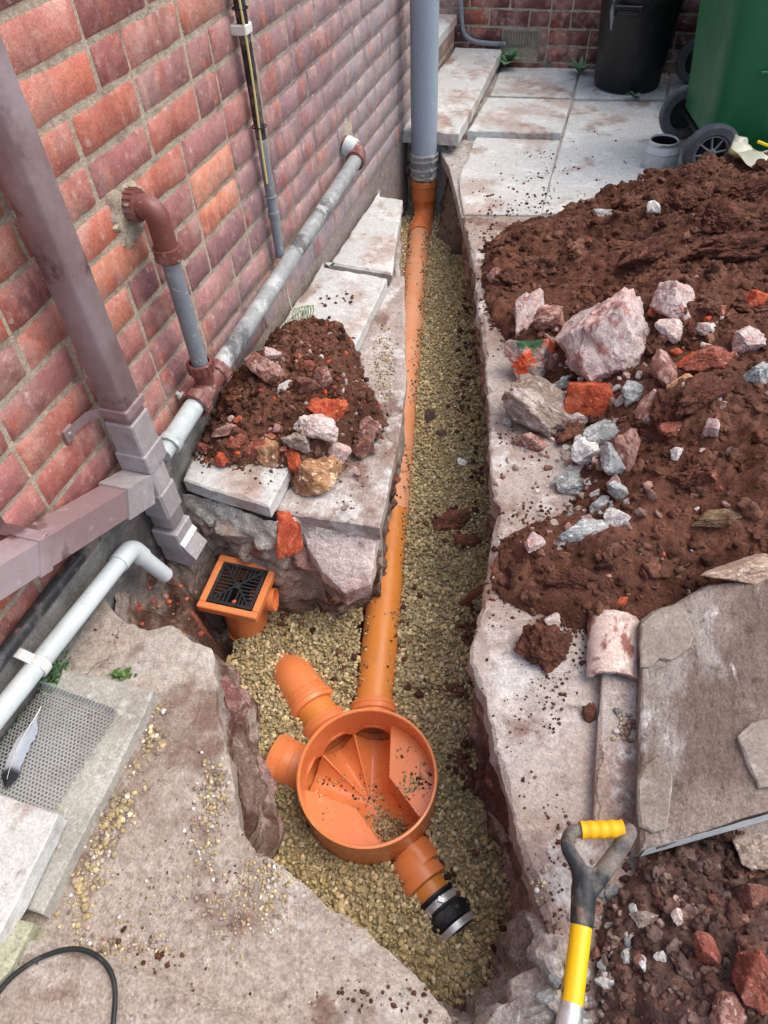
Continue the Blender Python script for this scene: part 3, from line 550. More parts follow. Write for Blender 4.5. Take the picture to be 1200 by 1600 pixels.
PP = [np.array(c(*q)) for q in [(152, 108, 108), (140, 98, 100), (162, 118, 117), (148, 106, 108), (132, 90, 92), (170, 126, 123)]]
def colA(u, z, r, um, zm):
    w = 1-sst(1.2, 2.4, um+.55*(zm < .55)-.3*(zm > .9)+r.normal()*.22)
    a = BP[r.integers(len(BP))]*w+PP[r.integers(len(PP))]*(1-w)
    if r.random() < .05 and um < 2.3: a = np.array(c(208, 132, 98))
    a = a*(1+.08*r.normal()); C = np.tile(a, (len(u), 1)); k = r.random()
    if k < .4:                                  # kiss marks across the brick
        b0 = r.uniform(-.06, .04); m = ((u-um) > b0) & ((u-um) < b0+.06); C[m] *= r.choice([.74, .84, 1.2, 1.3])
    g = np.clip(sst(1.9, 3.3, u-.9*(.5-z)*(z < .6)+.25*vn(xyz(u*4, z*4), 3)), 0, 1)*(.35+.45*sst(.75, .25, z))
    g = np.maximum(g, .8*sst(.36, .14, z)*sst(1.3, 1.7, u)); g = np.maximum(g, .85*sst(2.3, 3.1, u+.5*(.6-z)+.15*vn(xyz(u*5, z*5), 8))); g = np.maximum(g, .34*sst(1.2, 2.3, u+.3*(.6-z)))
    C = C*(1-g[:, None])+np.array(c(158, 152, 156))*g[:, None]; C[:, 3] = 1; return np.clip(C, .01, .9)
fl = lambda u, z, d: np.stack([-1.004+d, u, z], -1)
wallL = thing('brick_wall', 'red and purple brick house wall on the left, greying towards the stack pipe', 'wall', (-1.0, 1.6, -.1))
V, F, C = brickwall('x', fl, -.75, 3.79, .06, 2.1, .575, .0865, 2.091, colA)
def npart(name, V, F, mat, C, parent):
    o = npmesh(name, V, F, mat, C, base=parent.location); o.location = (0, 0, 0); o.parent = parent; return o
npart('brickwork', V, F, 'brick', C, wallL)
g = G(); g.box((-1.25, -.75, -.55), (-1.012, 3.8, 2.1)); g.build('wall_core', 'mortar', wallL, smooth=False)
ys = np.arange(-.75, 3.801, .03); zs = np.arange(-.4, 2.11, .03); YY, ZZ = np.meshgrid(ys, zs, indexing='ij'); XX = -1.0034+.0012*fbm(xyz(YY, ZZ)*9, 3, 7)
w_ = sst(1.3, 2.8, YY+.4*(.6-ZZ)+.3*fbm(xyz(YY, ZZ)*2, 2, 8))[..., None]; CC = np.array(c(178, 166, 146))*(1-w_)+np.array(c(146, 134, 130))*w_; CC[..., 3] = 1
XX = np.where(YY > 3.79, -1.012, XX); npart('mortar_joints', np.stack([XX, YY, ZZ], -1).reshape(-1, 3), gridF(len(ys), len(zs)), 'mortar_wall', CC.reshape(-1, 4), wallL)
ys = np.arange(-.75, 1.62, .015); zs = np.linspace(-.45, .175, 26); YY, ZZ = np.meshgrid(ys, zs, indexing='ij'); Q = xyz(YY, ZZ, 3)
lim = .175-.10*sst(1.15, 1.6, YY)
ZZ2 = np.minimum(ZZ, lim); XX = -.986+.004*fbm(Q*7, 3, 5)-.02*sst(.165, .176, ZZ)-.03*sst(1.45, 1.6, YY)
npart('plinth', np.stack([XX, YY, ZZ2], -1).reshape(-1, 3), gridF(len(ys), len(zs)), 'render', np.ones((XX.size, 4)), wallL)
def colB(u, z, r, um, zm):
    a = [np.array(c(*q)) for q in [(112, 68, 62), (100, 60, 57), (122, 76, 70), (92, 56, 54), (108, 64, 58)]][r.integers(5)]*(1+.08*r.normal())
    C = np.tile(a, (len(u), 1)); C[:, 3] = 1; return C
YB = 4.84
fb = lambda u, z, d: np.stack([u, YB-d+0*u, z], -1)
wallB = thing('brick_wall', 'dark red brick wall across the far end behind the bins', 'wall', (0, YB, 0))
hole = [(-.47, -.24, .083, .168)]
hole = [(float(aty(786, 50, YB)[0]), float(aty(843, 50, YB)[0]), float(aty(800, 73, YB)[2]), float(aty(800, 46, YB)[2]))]
V, F, C = brickwall('y', fb, -1.9, 2.0, -.06, 1.5, .0235, .0865, -.19, colB, hole, 9)
npart('brickwork', V, F, 'brick', C, wallB)
g = G(); g.box((-1.9, YB-.0002, -.3), (2.0, YB+.25, 1.5)); g.build('mortar_bed', 'mortar', wallB, smooth=False)
def patch(label_unused, cy_, cz_, ry_, rz_, sd_):
    a = np.linspace(0, 2*math.pi, 49)[:-1]; V = [(-.9945, cy_, cz_)]
    for k_, f in ((0, .55), (1, .85), (2, 1.0)):
        for t in a:
            rr_ = f*(1+.28*vn(A(math.cos(t)*2+sd_, math.sin(t)*2, 0), sd_)+.12*vn(A(math.cos(t)*7, math.sin(t)*7, sd_), 3)); V.append((-.9945+(0, .0005, -.009)[k_]+.0015*vn(A(t*3, f*9, sd_), 5), cy_+ry_*rr_*math.cos(t), cz_+rz_*rr_*math.sin(t)))
    F = [(0, 1+i, 1+(i+1) % 48) for i in range(48)]+[(1+q*48+i, 1+(q+1)*48+i, 1+(q+1)*48+(i+1) % 48, 1+q*48+(i+1) % 48) for q in (0, 1) for i in range(48)]
    g = G(); g.add(V, F); g.build('mortar_patch', 'mortar', wallL, ang=60)
patch('', float(atx(200, 335)[1]), float(atx(200, 335)[2])-.01, .075, .07, 3); patch('', float(atx(545, 235)[1]), float(atx(545, 235)[2]), .07, .10, 7)
# air brick
h = hole[0]; ab = thing('air_brick', 'slotted terracotta air brick low in the far wall', 'air vent', ((h[0]+h[1])/2, YB, h[2]))
g = G(); zz = h[3]-h[2]
g.box((h[0]+.004, YB-.008, h[2]+.003), (h[0]+.016, YB+.02, h[3]-.003)); g.box((h[1]-.03, YB-.008, h[2]+.003), (h[1]-.006, YB+.02, h[3]-.003))
g.box((h[0]+.016, YB-.0075, h[3]-.014), (h[1]-.03, YB+.02, h[3]-.004)); g.box((h[0]+.016, YB-.0075, h[2]+.004), (h[1]-.03, YB+.02, h[2]+.014))
nb = 10
for i in range(1, nb):
    u = h[0]+.016+(h[1]-.046-h[0])*i/nb; g.box((u-.0035, YB-.005, h[2]+.014), (u+.0035, YB+.02, h[3]-.014))
g.build('grille', 'air', ab, smooth=False)
g = G(); g.box((h[0]+.005, YB+.001, h[2]+.004), (h[1]-.007, YB+.0025, h[3]-.004)); g.build('cavity', 'dark', ab, smooth=False)

# door step with brick riser, raised step slab
ds = thing('door_step', 'pale door step slab on a brick riser beyond the stack pipe', 'step', (-1.3, 4.3, 0))
g = G(); slab(g, [(-1.032, 3.81), (-1.032, 4.825), (-1.85, 4.825), (-1.85, 3.81)], .255, .05, .003, .04, .006, seed=81); g.build('tread', 'flag', ds, ang=25)
fr = lambda u, z, d: np.stack([-1.046+d, u, z], -1)
V, F, C = brickwall('z', fr, 3.82, 4.82, .09, .204, .031, .0865, .05, lambda u, z, r, a, b: np.tile(np.array(c(150, 132, 124))*(1+.1*r.normal()), (len(u), 1)), (), 4); C[:, 3] = 1
npart('riser_brickwork', V, F, 'brick', C, ds)
g = G(); g.box((-1.85, 3.81, -.4), (-1.045, 4.82, .203)); g.build('riser_core', 'mortar', ds, smooth=False)
g = G(); slab(g, [(-1.035, 3.50), (-.724, 3.505), (-.752, 4.815), (-1.035, 4.815)], .09, .06, .004, .025, .008, seed=87, chip=.012)
st = g.build('step_slab', 'flag', ang=25); tag(st, 'raised white paving slab at the foot of the door step, chipped front corner', 'paving slab')
g = G(); 
xs = np.linspace(0, 1, 60); V = []; 
base_poly = [(-1.0, 3.56), (-.76, 3.56), (-.762, 4.8), (-1.03, 4.8)]
slab(g, base_poly, .029, .5, .012, .03, .01, seed=88); tag(g.build('step_bedding', 'bedding', ang=30), 'rough mortar bedding under the raised step slab', 'bedding')

# ------------------------------------------------------------------ flags and foundation on the left
def flag(name, label, P, z, th, mat='flag', seed=1, group=None, jag=.003, chip=.008):
    g = G(); slab(g, P, z, th, jag, .02, .005, seed=seed, chip=chip); o = g.build(name, mat, ang=25); return tag(o, label, 'paving slab', group)
GF = 'paving slabs along the left wall'
wallpt = lambda y: (-.985, y)
p = lambda x, y, z: tuple(at(x, y, z)[:2])
flag('paving_slab', 'pale paving slab along the left wall whose near end sticks out below the soil mound', [p(286, 749, .035), p(420, 791, .035), p(452, 734, .035), p(560, 528, .035), p(605, 434, .035), p(505, 417, .035), wallpt(2.3), wallpt(1.2)], .035, .045, seed=41, group=GF)
flag('paving_slab', 'far white paving slab against the left wall beyond the soil mound', [p(612, 428, -.005), p(629, 312, -.005), p(592, 306, -.005), wallpt(3.05), wallpt(2.36), p(508, 410, -.005)], -.005, .045, seed=42, group=GF)
flag('paving_slab', 'long narrow grey slab between the soil mound and the orange pipe', [p(592, 824, -.02), p(606, 762, -.02), p(622, 690, -.02), p(634, 600, -.02), p(633, 500, -.02), p(631, 432, -.02), p(613, 432, -.02), p(566, 532, -.02), p(462, 736, -.02), p(430, 795, -.02), p(470, 806, -.02)], -.018, .05, 'concrete_white', seed=43, group=GF)
# bed beneath them
g = G(); slab(g, [p(425, 806, -.06), p(585, 815, -.06), p(626, 600, -.06), p(624, 318, -.06), (-.99, 3.12), (-.99, 1.13)], -.066, .4, .01, .04, .01, seed=44)
tag(g.build('slab_bedding', 'bedding', ang=25), 'grey mortar bedding under the slabs beside the left wall', 'bedding')

# ------------------------------------------------------------------ rocks
def mkrock(ctr, rx, ry, rz, roll, seed, cols, sub=4, cuts=9, rough=.08, mat='rock', name='rock', patch=None, lohi=(.5, .86)):
    r = np.random.default_rng(seed); V0, F0 = ICO[sub]; R = np.full(len(V0), 1.25)
    for k in range(cuts):
        nv = r.normal(size=3); nv /= np.linalg.norm(nv); d = V0@nv; R = np.where(d > .05, np.minimum(R, r.uniform(*lohi)/np.maximum(d, .05)), R)
    R = R*(1+rough*fbm(V0*2.2+seed, 3, seed)+.55*rough*fbm(V0*6+seed, 4, seed+3, .65)); V = V0*R[:, None]
    mx = np.abs(V).max(0); V = V/mx
    # local frame: camera right/up so that the outline is the one seen, rolled about the view axis
    cr, sr = math.cos(roll), math.sin(roll); e1 = CR*cr+CU*sr; e2 = -CR*sr+CU*cr; e3 = CW
    W_ = V[:, :1]*rx*e1+V[:, 1:2]*ry*e2+V[:, 2:3]*rz*e3+ctr
    cols = np.array(cols)[:, :3]; n1 = fbm(V0*1.7+seed*1.3, 3, seed+9); n2 = fbm(V0*3.5+seed, 3, seed+19)
    C = np.where((n1 > .1)[:, None], cols[0], cols[1 % len(cols)]); C = np.where((n2 > .5)[:, None], cols[2 % len(cols)], C)
    if patch:
        for q in patch:
            du, dv, rad, pc = q; s = (V[:, 0]-du)**2+(V[:, 1]-dv)**2+.15*n2 < rad**2; C = np.where((s & (V[:, 2] < .2))[:, None], np.array(pc)[:3], C)
    C = np.concatenate([C, np.ones((len(C), 1))], 1)
    o = npmesh(name, W_, F0, mat, C, smooth=True); o.data.set_sharp_from_angle(angle=math.radians(24)); return o
K = dict(pink=[c(206, 172, 164), c(196, 178, 172), c(170, 124, 118)], pale=[c(214, 200, 192), c(198, 176, 168), c(220, 214, 208)], grey=[c(170, 172, 168), c(146, 150, 148), c(196, 200, 198)], buff=[c(164, 148, 134), c(144, 128, 116), c(184, 172, 160)], red=[c(186, 88, 56), c(172, 76, 50), c(198, 106, 74)], brown=[c(126, 84, 70), c(108, 70, 58), c(146, 104, 88)], pb=[c(166, 128, 116), c(136, 94, 82), c(190, 160, 150)], tan=[c(178, 134, 96), c(140, 104, 78), c(214, 186, 150)], olive=[c(128, 104, 76), c(112, 92, 70), c(148, 124, 92)], white=[c(226, 224, 218), c(206, 204, 198), c(232, 230, 226)], clod=[c(104, 66, 52), c(92, 58, 46), c(120, 78, 62)], green=[c(190, 160, 150), c(150, 136, 130), c(176, 120, 100)], orange=[c(192, 98, 66), c(190, 84, 50), c(150, 90, 66)], dark=[c(84, 66, 58), c(70, 54, 48), c(100, 80, 72)], redb=[c(156, 88, 70), c(136, 78, 64), c(176, 116, 98)])
RG = 'broken stones and brick on the right soil heap'; LG = 'broken stones and brick on the left soil mound'
ROCKS = [ # cx, cy, w, h, roll deg, kind, group, label, cuts
(955, 532, 146, 150, 5, 'pink', RG, 'largest pink and white boulder on the right soil heap', 12),
(1046, 466, 76, 68, -10, 'pink', RG, 'pink stone up and to the right of the largest boulder', 10),
(1050, 513, 46, 38, -30, 'pale', RG, 'pale pink wedge of stone just under the pink stone right of the boulder', 8),
(820, 492, 48, 76, -15, 'pink', RG, 'upright pink stone with a muddy side near the concrete edge of the heap', 8),
(864, 492, 62, 40, 20, 'pb', RG, 'muddy pink stone between the upright pink stone and the largest boulder', 8),
(831, 563, 84, 74, -10, 'green', RG, 'round rubble lump with green paint and orange brick on its face', 9),
(932, 621, 80, 76, -35, 'red', RG, 'bright orange red brick lump below the largest boulder', 8),
(842, 648, 112, 84, -35, 'buff', RG, 'flat grey buff mortar lump lying on the concrete left of the red brick', 9),
(826, 689, 42, 38, 0, 'pb', RG, 'small brown pink stone at the lower left of the mortar lump', 8),
(882, 604, 46, 26, 15, 'grey', RG, 'grey stone wedged between the painted lump and the red brick', 7),
(988, 620, 38, 42, -20, 'grey', RG, 'blue grey block touching the right side of the red brick lump', 7),
(1012, 638, 34, 52, -10, 'pb', RG, 'pinkish upright stone to the right of the blue grey block', 8),
(894, 657, 52, 38, 10, 'pale', RG, 'pale stone with a rusty top under the left of the red brick', 8),
(942, 676, 58, 36, 5, 'grey', RG, 'pale blue grey flat stone just below the red brick', 7),
(918, 711, 66, 50, 30, 'white', RG, 'slanting whitish stone below the pale flat stone', 7),
(957, 724, 54, 52, -15, 'grey', RG, 'squarish grey stone leaning on the slanting whitish stone', 8),
(981, 706, 36, 66, 10, 'pb', RG, 'tall pink banded stone at the right of the grey stones', 8),
(893, 760, 48, 42, 0, 'grey', RG, 'dull grey stone lying alone under the slanting whitish stone', 8),
(906, 829, 78, 36, 8, 'grey', RG, 'long pale grey stone, lowest of the grey stones', 6),
(960, 808, 42, 46, 20, 'white', RG, 'pale grey stone just above the long pale stone', 7),
(936, 791, 34, 24, 20, 'grey', RG, 'small bluish stone left of the pale stone above the long one', 7),
(966, 772, 44, 24, -40, 'grey', RG, 'flat grey stone half buried in soil above the pale stones', 7),
(831, 852, 36, 36, 0, 'pink', RG, 'round pinkish stone at the lower left of the heap', 14),
(1040, 584, 44, 66, 10, 'pb', RG, 'upright brown stone right of the largest boulder', 8),
(1064, 600, 46, 24, 15, 'tan', RG, 'peach coloured flat stone right of the upright brown stone', 7),
(1099, 515, 28, 26, 0, 'pale', RG, 'small pale stone right of the pale pink wedge', 7),
(1160, 536, 54, 46, -30, 'pink', RG, 'pink stone near the right edge of the heap', 8),
(1178, 466, 48, 36, 20, 'red', RG, 'orange red brick fragment near the right edge above the pink stone', 7),
(1081, 563, 42, 22, 15, 'orange', RG, 'flat orange brick shard beside the peach stone', 5),
(1057, 553, 20, 16, -30, 'orange', RG, 'tiny orange brick shard above the flat orange shard', 5),
(1190, 580, 46, 36, 35, 'grey', RG, 'smooth pale grey stone cut off by the right edge', 12),
(1109, 543, 28, 16, -20, 'pale', RG, 'thin pinkish stone chip above the orange shard', 6),
(1056, 668, 48, 26, 5, 'redb', RG, 'rusty brick piece lying right of the banded stone', 6),
(1050, 640, 62, 54, 0, 'clod', RG, 'brown lump of clay above the rusty brick piece', 10),
(1116, 812, 84, 28, 6, 'olive', RG, 'long olive brown stone in the soil at the right', 8),
(1112, 560, 74, 44, 0, 'redb', RG, 'muddy reddish stone right of the orange shard', 9),
(945, 335, 30, 16, 0, 'grey', RG, 'small grey stone high on the soil near the far patio', 8),
(1020, 327, 20, 24, 30, 'white', RG, 'white sharp shard high on the soil heap', 5),
(770, 431, 26, 24, 0, 'pb', RG, 'small pale stone by the trench edge above the upright pink stone', 8),
(922, 380, 20, 18, 0, 'redb', RG, 'small red brick chip in the dark soil above the boulder', 6),
(970, 942, 26, 14, 10, 'orange', RG, 'thin orange shard above the clay half pipe', 5),
(861, 969, 26, 24, 0, 'pale', RG, 'pale corner stone at the foot of the heap above the big mud clod', 6),
(1148, 392, 140, 50, 8, 'slabclod', None, 'long smooth clay slab near the right edge, above the orange brick fragment', 9),
(1120, 342, 76, 50, -15, 'slabclod', None, 'blocky clay clod above the long clay slab', 9),
(1010, 395, 92, 40, 35, 'slabclod', None, 'slanting clay clod above and left of the pink stone on the right heap', 8),
(1175, 300, 70, 36, 10, 'slabclod', None, 'rounded clay clod below the plastic bag', 10),
(1060, 318, 50, 30, -10, 'slabclod', None, 'small clay clod right of the white shard', 9),
(1090, 620, 96, 56, 30, 'slabclod', None, 'large muddy clod right of the brown lump in the middle of the heap', 11),
(1085, 745, 70, 36, 0, 'slabclod', None, 'flat clay clod above the long olive brown stone', 10),
(900, 905, 80, 44, -8, 'slabclod', None, 'smeared clay clod near the foot of the heap, left of the clay half pipe', 10),
(850, 1011, 80, 66, 0, 'clod', None, 'big dark red mud clod alone on the bare concrete', 16),
(981, 967, 40, 40, 0, 'clod', None, 'round mud clod sitting on the clay half pipe', 16),
(975, 1240, 34, 26, -25, 'orange', None, 'red tile fragment on the narrow stone strip', 5),
(961, 1161, 36, 34, 20, 'pb', None, 'muddy pink stone halfway along the narrow stone strip', 8),
(921, 1115, 20, 30, 0, 'clod', None, 'small mud lump left of the narrow stone strip', 8),
(1180, 1334, 80, 44, 5, 'buff', None, 'grey tan rock under the edge of the leaning flagstone', 9),
(1186, 1530, 66, 80, 30, 'redb', None, 'reddish brown stone at the right edge of the lower soil heap', 8),
(1136, 1592, 70, 60, -30, 'pb', None, 'pink edged stone cut off by the bottom edge of the picture', 7),
(1108, 1492, 34, 64, 35, 'redb', None, 'slanting brown stone in the middle of the lower soil heap', 7),
(1060, 1434, 18, 22, 0, 'pale', None, 'small pale chip in the lower soil heap', 7),
(1035, 1495, 22, 18, 0, 'white', None, 'small whitish chip in the lower soil heap below the pale chip', 7),
(1005, 1435, 40, 26, 0, 'buff', None, 'greyish stone in the lower soil heap right of the spade handle', 8),
(1170, 1400, 60, 56, 0, 'brown', None, 'brown grey lump at the upper right of the lower soil heap', 9),
(414, 576, 58, 34, -25, 'pb', LG, 'long pink stone near the top of the left mound', 8),
(424, 553, 28, 20, 0, 'pink', LG, 'small grey pink stone behind the long pink stone', 8),
(447, 604, 32, 14, 30, 'white', LG, 'thin pale shard on the soil below the long pink stone', 5),
(476, 604, 50, 34, 0, 'brown', LG, 'brown clay stone at the centre of the left mound', 8),
(479, 572, 22, 18, 0, 'redb', LG, 'small red chip above the brown clay stone', 5),
(503, 588, 34, 30, 40, 'pb', LG, 'rusty stone right of the brown clay stone', 7),
(514, 645, 56, 50, 20, 'red', LG, 'bright orange red brick lump on the left mound', 9),
(489, 667, 74, 44, -22, 'pale', LG, 'white and pink stone leaning on the red brick lump', 8),
(468, 688, 48, 30, -15, 'buff', LG, 'grey stone under the white and pink stone', 8),
(574, 667, 58, 46, 10, 'pb', LG, 'pink brown stone nearest the orange pipe', 8),
(569, 698, 34, 26, 30, 'brown', LG, 'small dark brown stone touching the pink brown stone', 7),
(493, 740, 72, 60, 10, 'tan', LG, 'large tan triangular stone at the front of the left mound', 5),
(425, 708, 42, 46, -20, 'tan', LG, 'pointed buff and orange stone left of the large tan stone', 5),
(458, 726, 24, 40, -5, 'red', LG, 'upright red brick chip between the pointed stone and the large tan stone', 6),
(526, 712, 40, 36, 0, 'pink', LG, 'round pinkish stone right of the large tan stone', 9),
(347, 718, 22, 28, 0, 'red', LG, 'small orange brick chip on the pale slab end', 7),
(370, 686, 34, 20, 25, 'redb', LG, 'red brick sliver low on the left of the mound', 6),
(351, 676, 38, 20, 25, 'pb', LG, 'grey pink sliver left of the red brick sliver', 6),
(320, 697, 22, 24, 0, 'redb', LG, 'brown red lump at the left corner of the mound', 8),
(400, 700, 38, 34, 0, 'redb', LG, 'rusty lump left of the pointed buff stone', 8),
(674, 650, 18, 20, 0, 'dark', None, 'dark brown stone on the gravel in mid trench', 9),
(692, 676, 18, 15, 0, 'dark', None, 'dark grey pebble just below the dark brown stone in the trench', 12),
(722, 722, 14, 12, 0, 'white', None, 'small pale blue pebble on the gravel near the right edge', 10),
(704, 814, 58, 28, 20, 'clod', None, 'flat crumb of dark soil on the gravel beside the orange pipe', 14),
(728, 843, 42, 18, -5, 'clod', None, 'lower dark soil crumb on the gravel beside the trench edge', 14),
]
for i, (u, v, w, h, ro, k, gr, lab, cuts) in enumerate(ROCKS):
    q = hit(u, v+h*.18); d = depth(q); kk_ = 1.08 if w > 120 else 1.2; rx, ry = w/2/FPX*d*kk_, h/2/FPX*d*kk_; rz = .55*min(rx, ry)+.25*max(rx, ry)
    if u > 650 and u < 735: rz *= .5
    dd = ray(u, v); ctr = CAM+dd*(d-rz*.25)
    kw = {}
    if k == 'green': kw['patch'] = [(-.2, .55, .42, c(58, 96, 66)), (-.35, -.25, .35, c(206, 88, 48)), (.45, .75, .38, c(200, 90, 56))]
    sc_k = k == 'slabclod'; k = 'clod' if sc_k else k
    if k == 'clod': kw['lohi'] = (.62, .95) if sc_k else (.85, 1.1)
    mt = 'soil' if k == 'clod' else ('redstone' if k in ('red', 'orange', 'redb') else 'rock')
    nm = {'clod': 'mud_clod', 'red': 'brick_lump', 'orange': 'brick_shard', 'redb': 'brick_shard'}.get(k, 'stone')
    sub = 5 if w > 44 else (4 if w > 26 else 3)
    o = mkrock(ctr, rx, ry, rz, math.radians(ro), 100+i if i else 741, K[k], sub, cuts, .2 if k == 'clod' else .10, mt, nm, **kw)
    tag(o, lab, {'clod': 'mud lump', 'red': 'brick lump', 'orange': 'brick shard', 'redb': 'brick shard'}.get(k, 'stone'), gr)

# pink broken concrete chunk below the strip, and the red brick in the footing
def chunk(name, label, cat, pts, zt, th, mat, seed, cols, tilt=(0, 0)):
    P = [at(x, y, z) for x, y, z in pts]; g = G(); cx = np.mean([q[:2] for q in P], 0)
    Pm = np.array(P); Am = np.c_[Pm[:, :2], np.ones(len(Pm))]; co = np.linalg.lstsq(Am, Pm[:, 2], rcond=None)[0]
    slab(g, P, 0, th, .008, .015, .008, zf=lambda x, y: co[0]*x+co[1]*y+co[2], seed=seed, chip=.012)
    Vv = np.concatenate(g.V); n = fbm(Vv*20, 3, seed); cols = np.array(cols); g.C = [np.where((n > 0)[:, None], cols[0], cols[1])]
    return tag(g.build(name, mat, ang=30), label, cat)
chunk('concrete_chunk', 'pink and white broken concrete chunk hanging over the gravel below the narrow slab', 'concrete chunk', [(468, 812, -.06), (590, 832, -.06), (588, 860, -.09), (580, 912, -.15), (540, 926, -.17), (505, 890, -.14), (478, 850, -.09)], 0, .06, 'rock', 51, [c(214, 198, 190), c(200, 174, 166)])
o = mkrock(A(*at(447, 840, -.085)), .046, .078, .05, math.radians(6), 501, K['red'], 4, 7, .08, 'redstone', 'brick'); tag(o, 'orange red brick set in the footing under the left slabs', 'brick')
o = mkrock(A(*at(470, 868, -.17)), .07, .05, .05, 0, 502, K['pb'], 4, 9, .08, 'rock', 'footing_stone'); tag(o, 'reddish footing stone between the orange brick and the pink chunk', 'stone')
o = mkrock(A(*at(370, 835, -.13)), .11, .05, .05, math.radians(-8), 503, K['buff'], 5, 9, .05, 'rock', 'footing_stone'); tag(o, 'wide buff footing stone under the mortar behind the gully', 'stone')
# trench rubble on the left face
for j, (u, v, z, rx, ry, lab) in enumerate([(362, 1105, -.12, .045, .08, 'tall purple pink stone in the left face of the trench, below the concrete corner'), (372, 1180, -.2, .035, .07, 'lower purple stone in the left face of the trench near the chamber')]):
    o = mkrock(A(*at(u, v, z)), rx, ry, .05, math.radians(12), 520+j, [c(140, 104, 98), c(118, 78, 72), c(160, 130, 124)], 4, 9, .08, 'rock', 'stone'); tag(o, lab, 'stone')
# grey broken edge at the near end of the trench
for j, (u, v, z, rx, ry, lab) in enumerate([(872, 1505, -.03, .05, .05, 'grey broken concrete lump left of the spade shaft'), (838, 1572, -.05, .055, .045, 'grey broken concrete lump at the near end of the trench'), (780, 1612, -.06, .07, .035, 'grey concrete lump cut off by the bottom edge beside the trench'), (880, 1560, -.03, .05, .06, 'dusty grey lump between the trench end and the spade collar'), (858, 1452, -.05, .025, .035, 'small grey lump in the right face of the trench near its end')]):
    o = mkrock(A(*at(u, v, z)), rx, ry, .05, math.radians(25*j), 540+j, [c(186, 178, 168), c(166, 154, 144), c(200, 194, 186)], 4, 10, .09, 'rock', 'concrete_lump'); tag(o, lab, 'concrete lump')
def frags(name, label, spec, cat='rubble', base_seed=900):
    Vs = []; Fs = []; Cs = []; o = 0; r = np.random.default_rng(base_seed)
    for (u, v, su, sv, n, lo, hi, kinds) in spec:
        for i in range(n):
            a, b = u+r.normal()*su, v+r.normal()*sv; q = hit(a, b)
            if inpoly(q[0], q[1], TRENCH): continue
            V0, F0 = ICO[4] if hi > .012 else ICO[3]; R = np.full(len(V0), 1.2)
            for k in range(8):
                nv = r.normal(size=3); nv /= np.linalg.norm(nv); dd_ = V0@nv; R = np.where(dd_ > .05, np.minimum(R, r.uniform(.5, .85)/np.maximum(dd_, .05)), R)
            R = R*(1+.09*fbm(V0*3+i*7.1, 4, i)); sz_ = lo+(hi-lo)*r.random()**1.6; V = V0*R[:, None]*(r.uniform(.6, 1.2, 3)*sz_)
            qn = rotm(1)[0]; V = V@qn.T+q+A(0, 0, sz_*.2); kc = K[kinds[r.integers(len(kinds))]]; cc3 = np.array(kc[r.integers(len(kc))]); C3 = np.where((fbm(V*60, 2, i) > .2)[:, None], cc3*.8, cc3); C3[:, 3] = 1
            Vs.append(V); Fs.append(F0+o); Cs.append(C3); o += len(V)
    ob = npmesh(name, np.concatenate(Vs), np.concatenate(Fs), 'rock', np.concatenate(Cs)); ob.data.set_sharp_from_angle(angle=math.radians(26)); tag(ob, label, cat, kind='stuff')
frags('rubble_fragments', 'small broken pieces of pink stone, mortar and brick mixed through the right heap', [
    (900, 640, 50, 60, 46, .008, .022, ['grey', 'pale', 'pb', 'buff', 'white']), (930, 740, 34, 50, 40, .007, .020, ['grey', 'white', 'pb', 'buff']), (1040, 600, 50, 50, 50, .007, .022, ['pb', 'pale', 'brown', 'redb', 'pink']), (1100, 520, 50, 40, 34, .006, .020, ['pb', 'pale', 'orange', 'brown', 'redb']),
    (870, 520, 40, 40, 24, .007, .020, ['pb', 'brown', 'pink']), (850, 700, 30, 40, 40, .004, .013, ['buff', 'pale', 'pb']), (900, 820, 50, 30, 26, .006, .016, ['grey', 'buff', 'pb']), (1080, 680, 60, 60, 30, .006, .018, ['brown', 'redb', 'pb']), (1040, 800, 90, 60, 26, .004, .012, ['brown', 'redb', 'pb', 'pale']), (1000, 900, 90, 30, 16, .004, .010, ['redb', 'pale', 'orange'])])
frags('rubble_fragments', 'small broken pieces of brick and stone mixed through the left mound', [
    (430, 600, 40, 34, 26, .006, .015, ['pb', 'brown', 'redb']), (400, 690, 40, 22, 34, .006, .016, ['redb', 'brown', 'red', 'pb']), (500, 700, 40, 30, 26, .005, .014, ['pb', 'buff', 'redb', 'pale']), (490, 590, 30, 22, 18, .005, .014, ['redb', 'pb', 'pale'])], base_seed=901)
frags('rubble_fragments', 'small stones mixed through the lower right soil heap', [
    (1080, 1450, 70, 70, 26, .004, .012, ['brown', 'buff', 'pb', 'brown']), (960, 1470, 30, 70, 40, .005, .014, ['buff', 'grey', 'pb']), (900, 1540, 20, 40, 40, .005, .014, ['buff', 'grey'])], base_seed=902)
FR = 'rubble heaped at the foot of the soil pipe'
for j, (u, v, z, rx, ry, lab) in enumerate([(702, 242, -.05, .075, .055, 'grey rubble lump under the chipped corner of the step slab'), (700, 268, -.16, .07, .06, 'dusty grey brown lump just right of the soil pipe coupling'), (722, 262, -.10, .05, .05, 'brown rubble lump at the corner of the cut paving beside the soil pipe'), (694, 288, -.27, .045, .035, 'low grey lump on the gravel right of the orange top bend'), (712, 300, -.28, .04, .035, 'low brown lump on the gravel under the cut paving edge'), (640, 262, -.12, .05, .05, 'grey lump between the wall foot and the soil pipe coupling')]):
    o = mkrock(A(*at(u, v, z)), rx, ry, .07, math.radians(25*j), 560+j, [c(132, 120, 110), c(110, 92, 82), c(156, 148, 140)], 4, 10, .13, 'rock', 'rubble_lump'); tag(o, lab, 'rubble lump', FR)
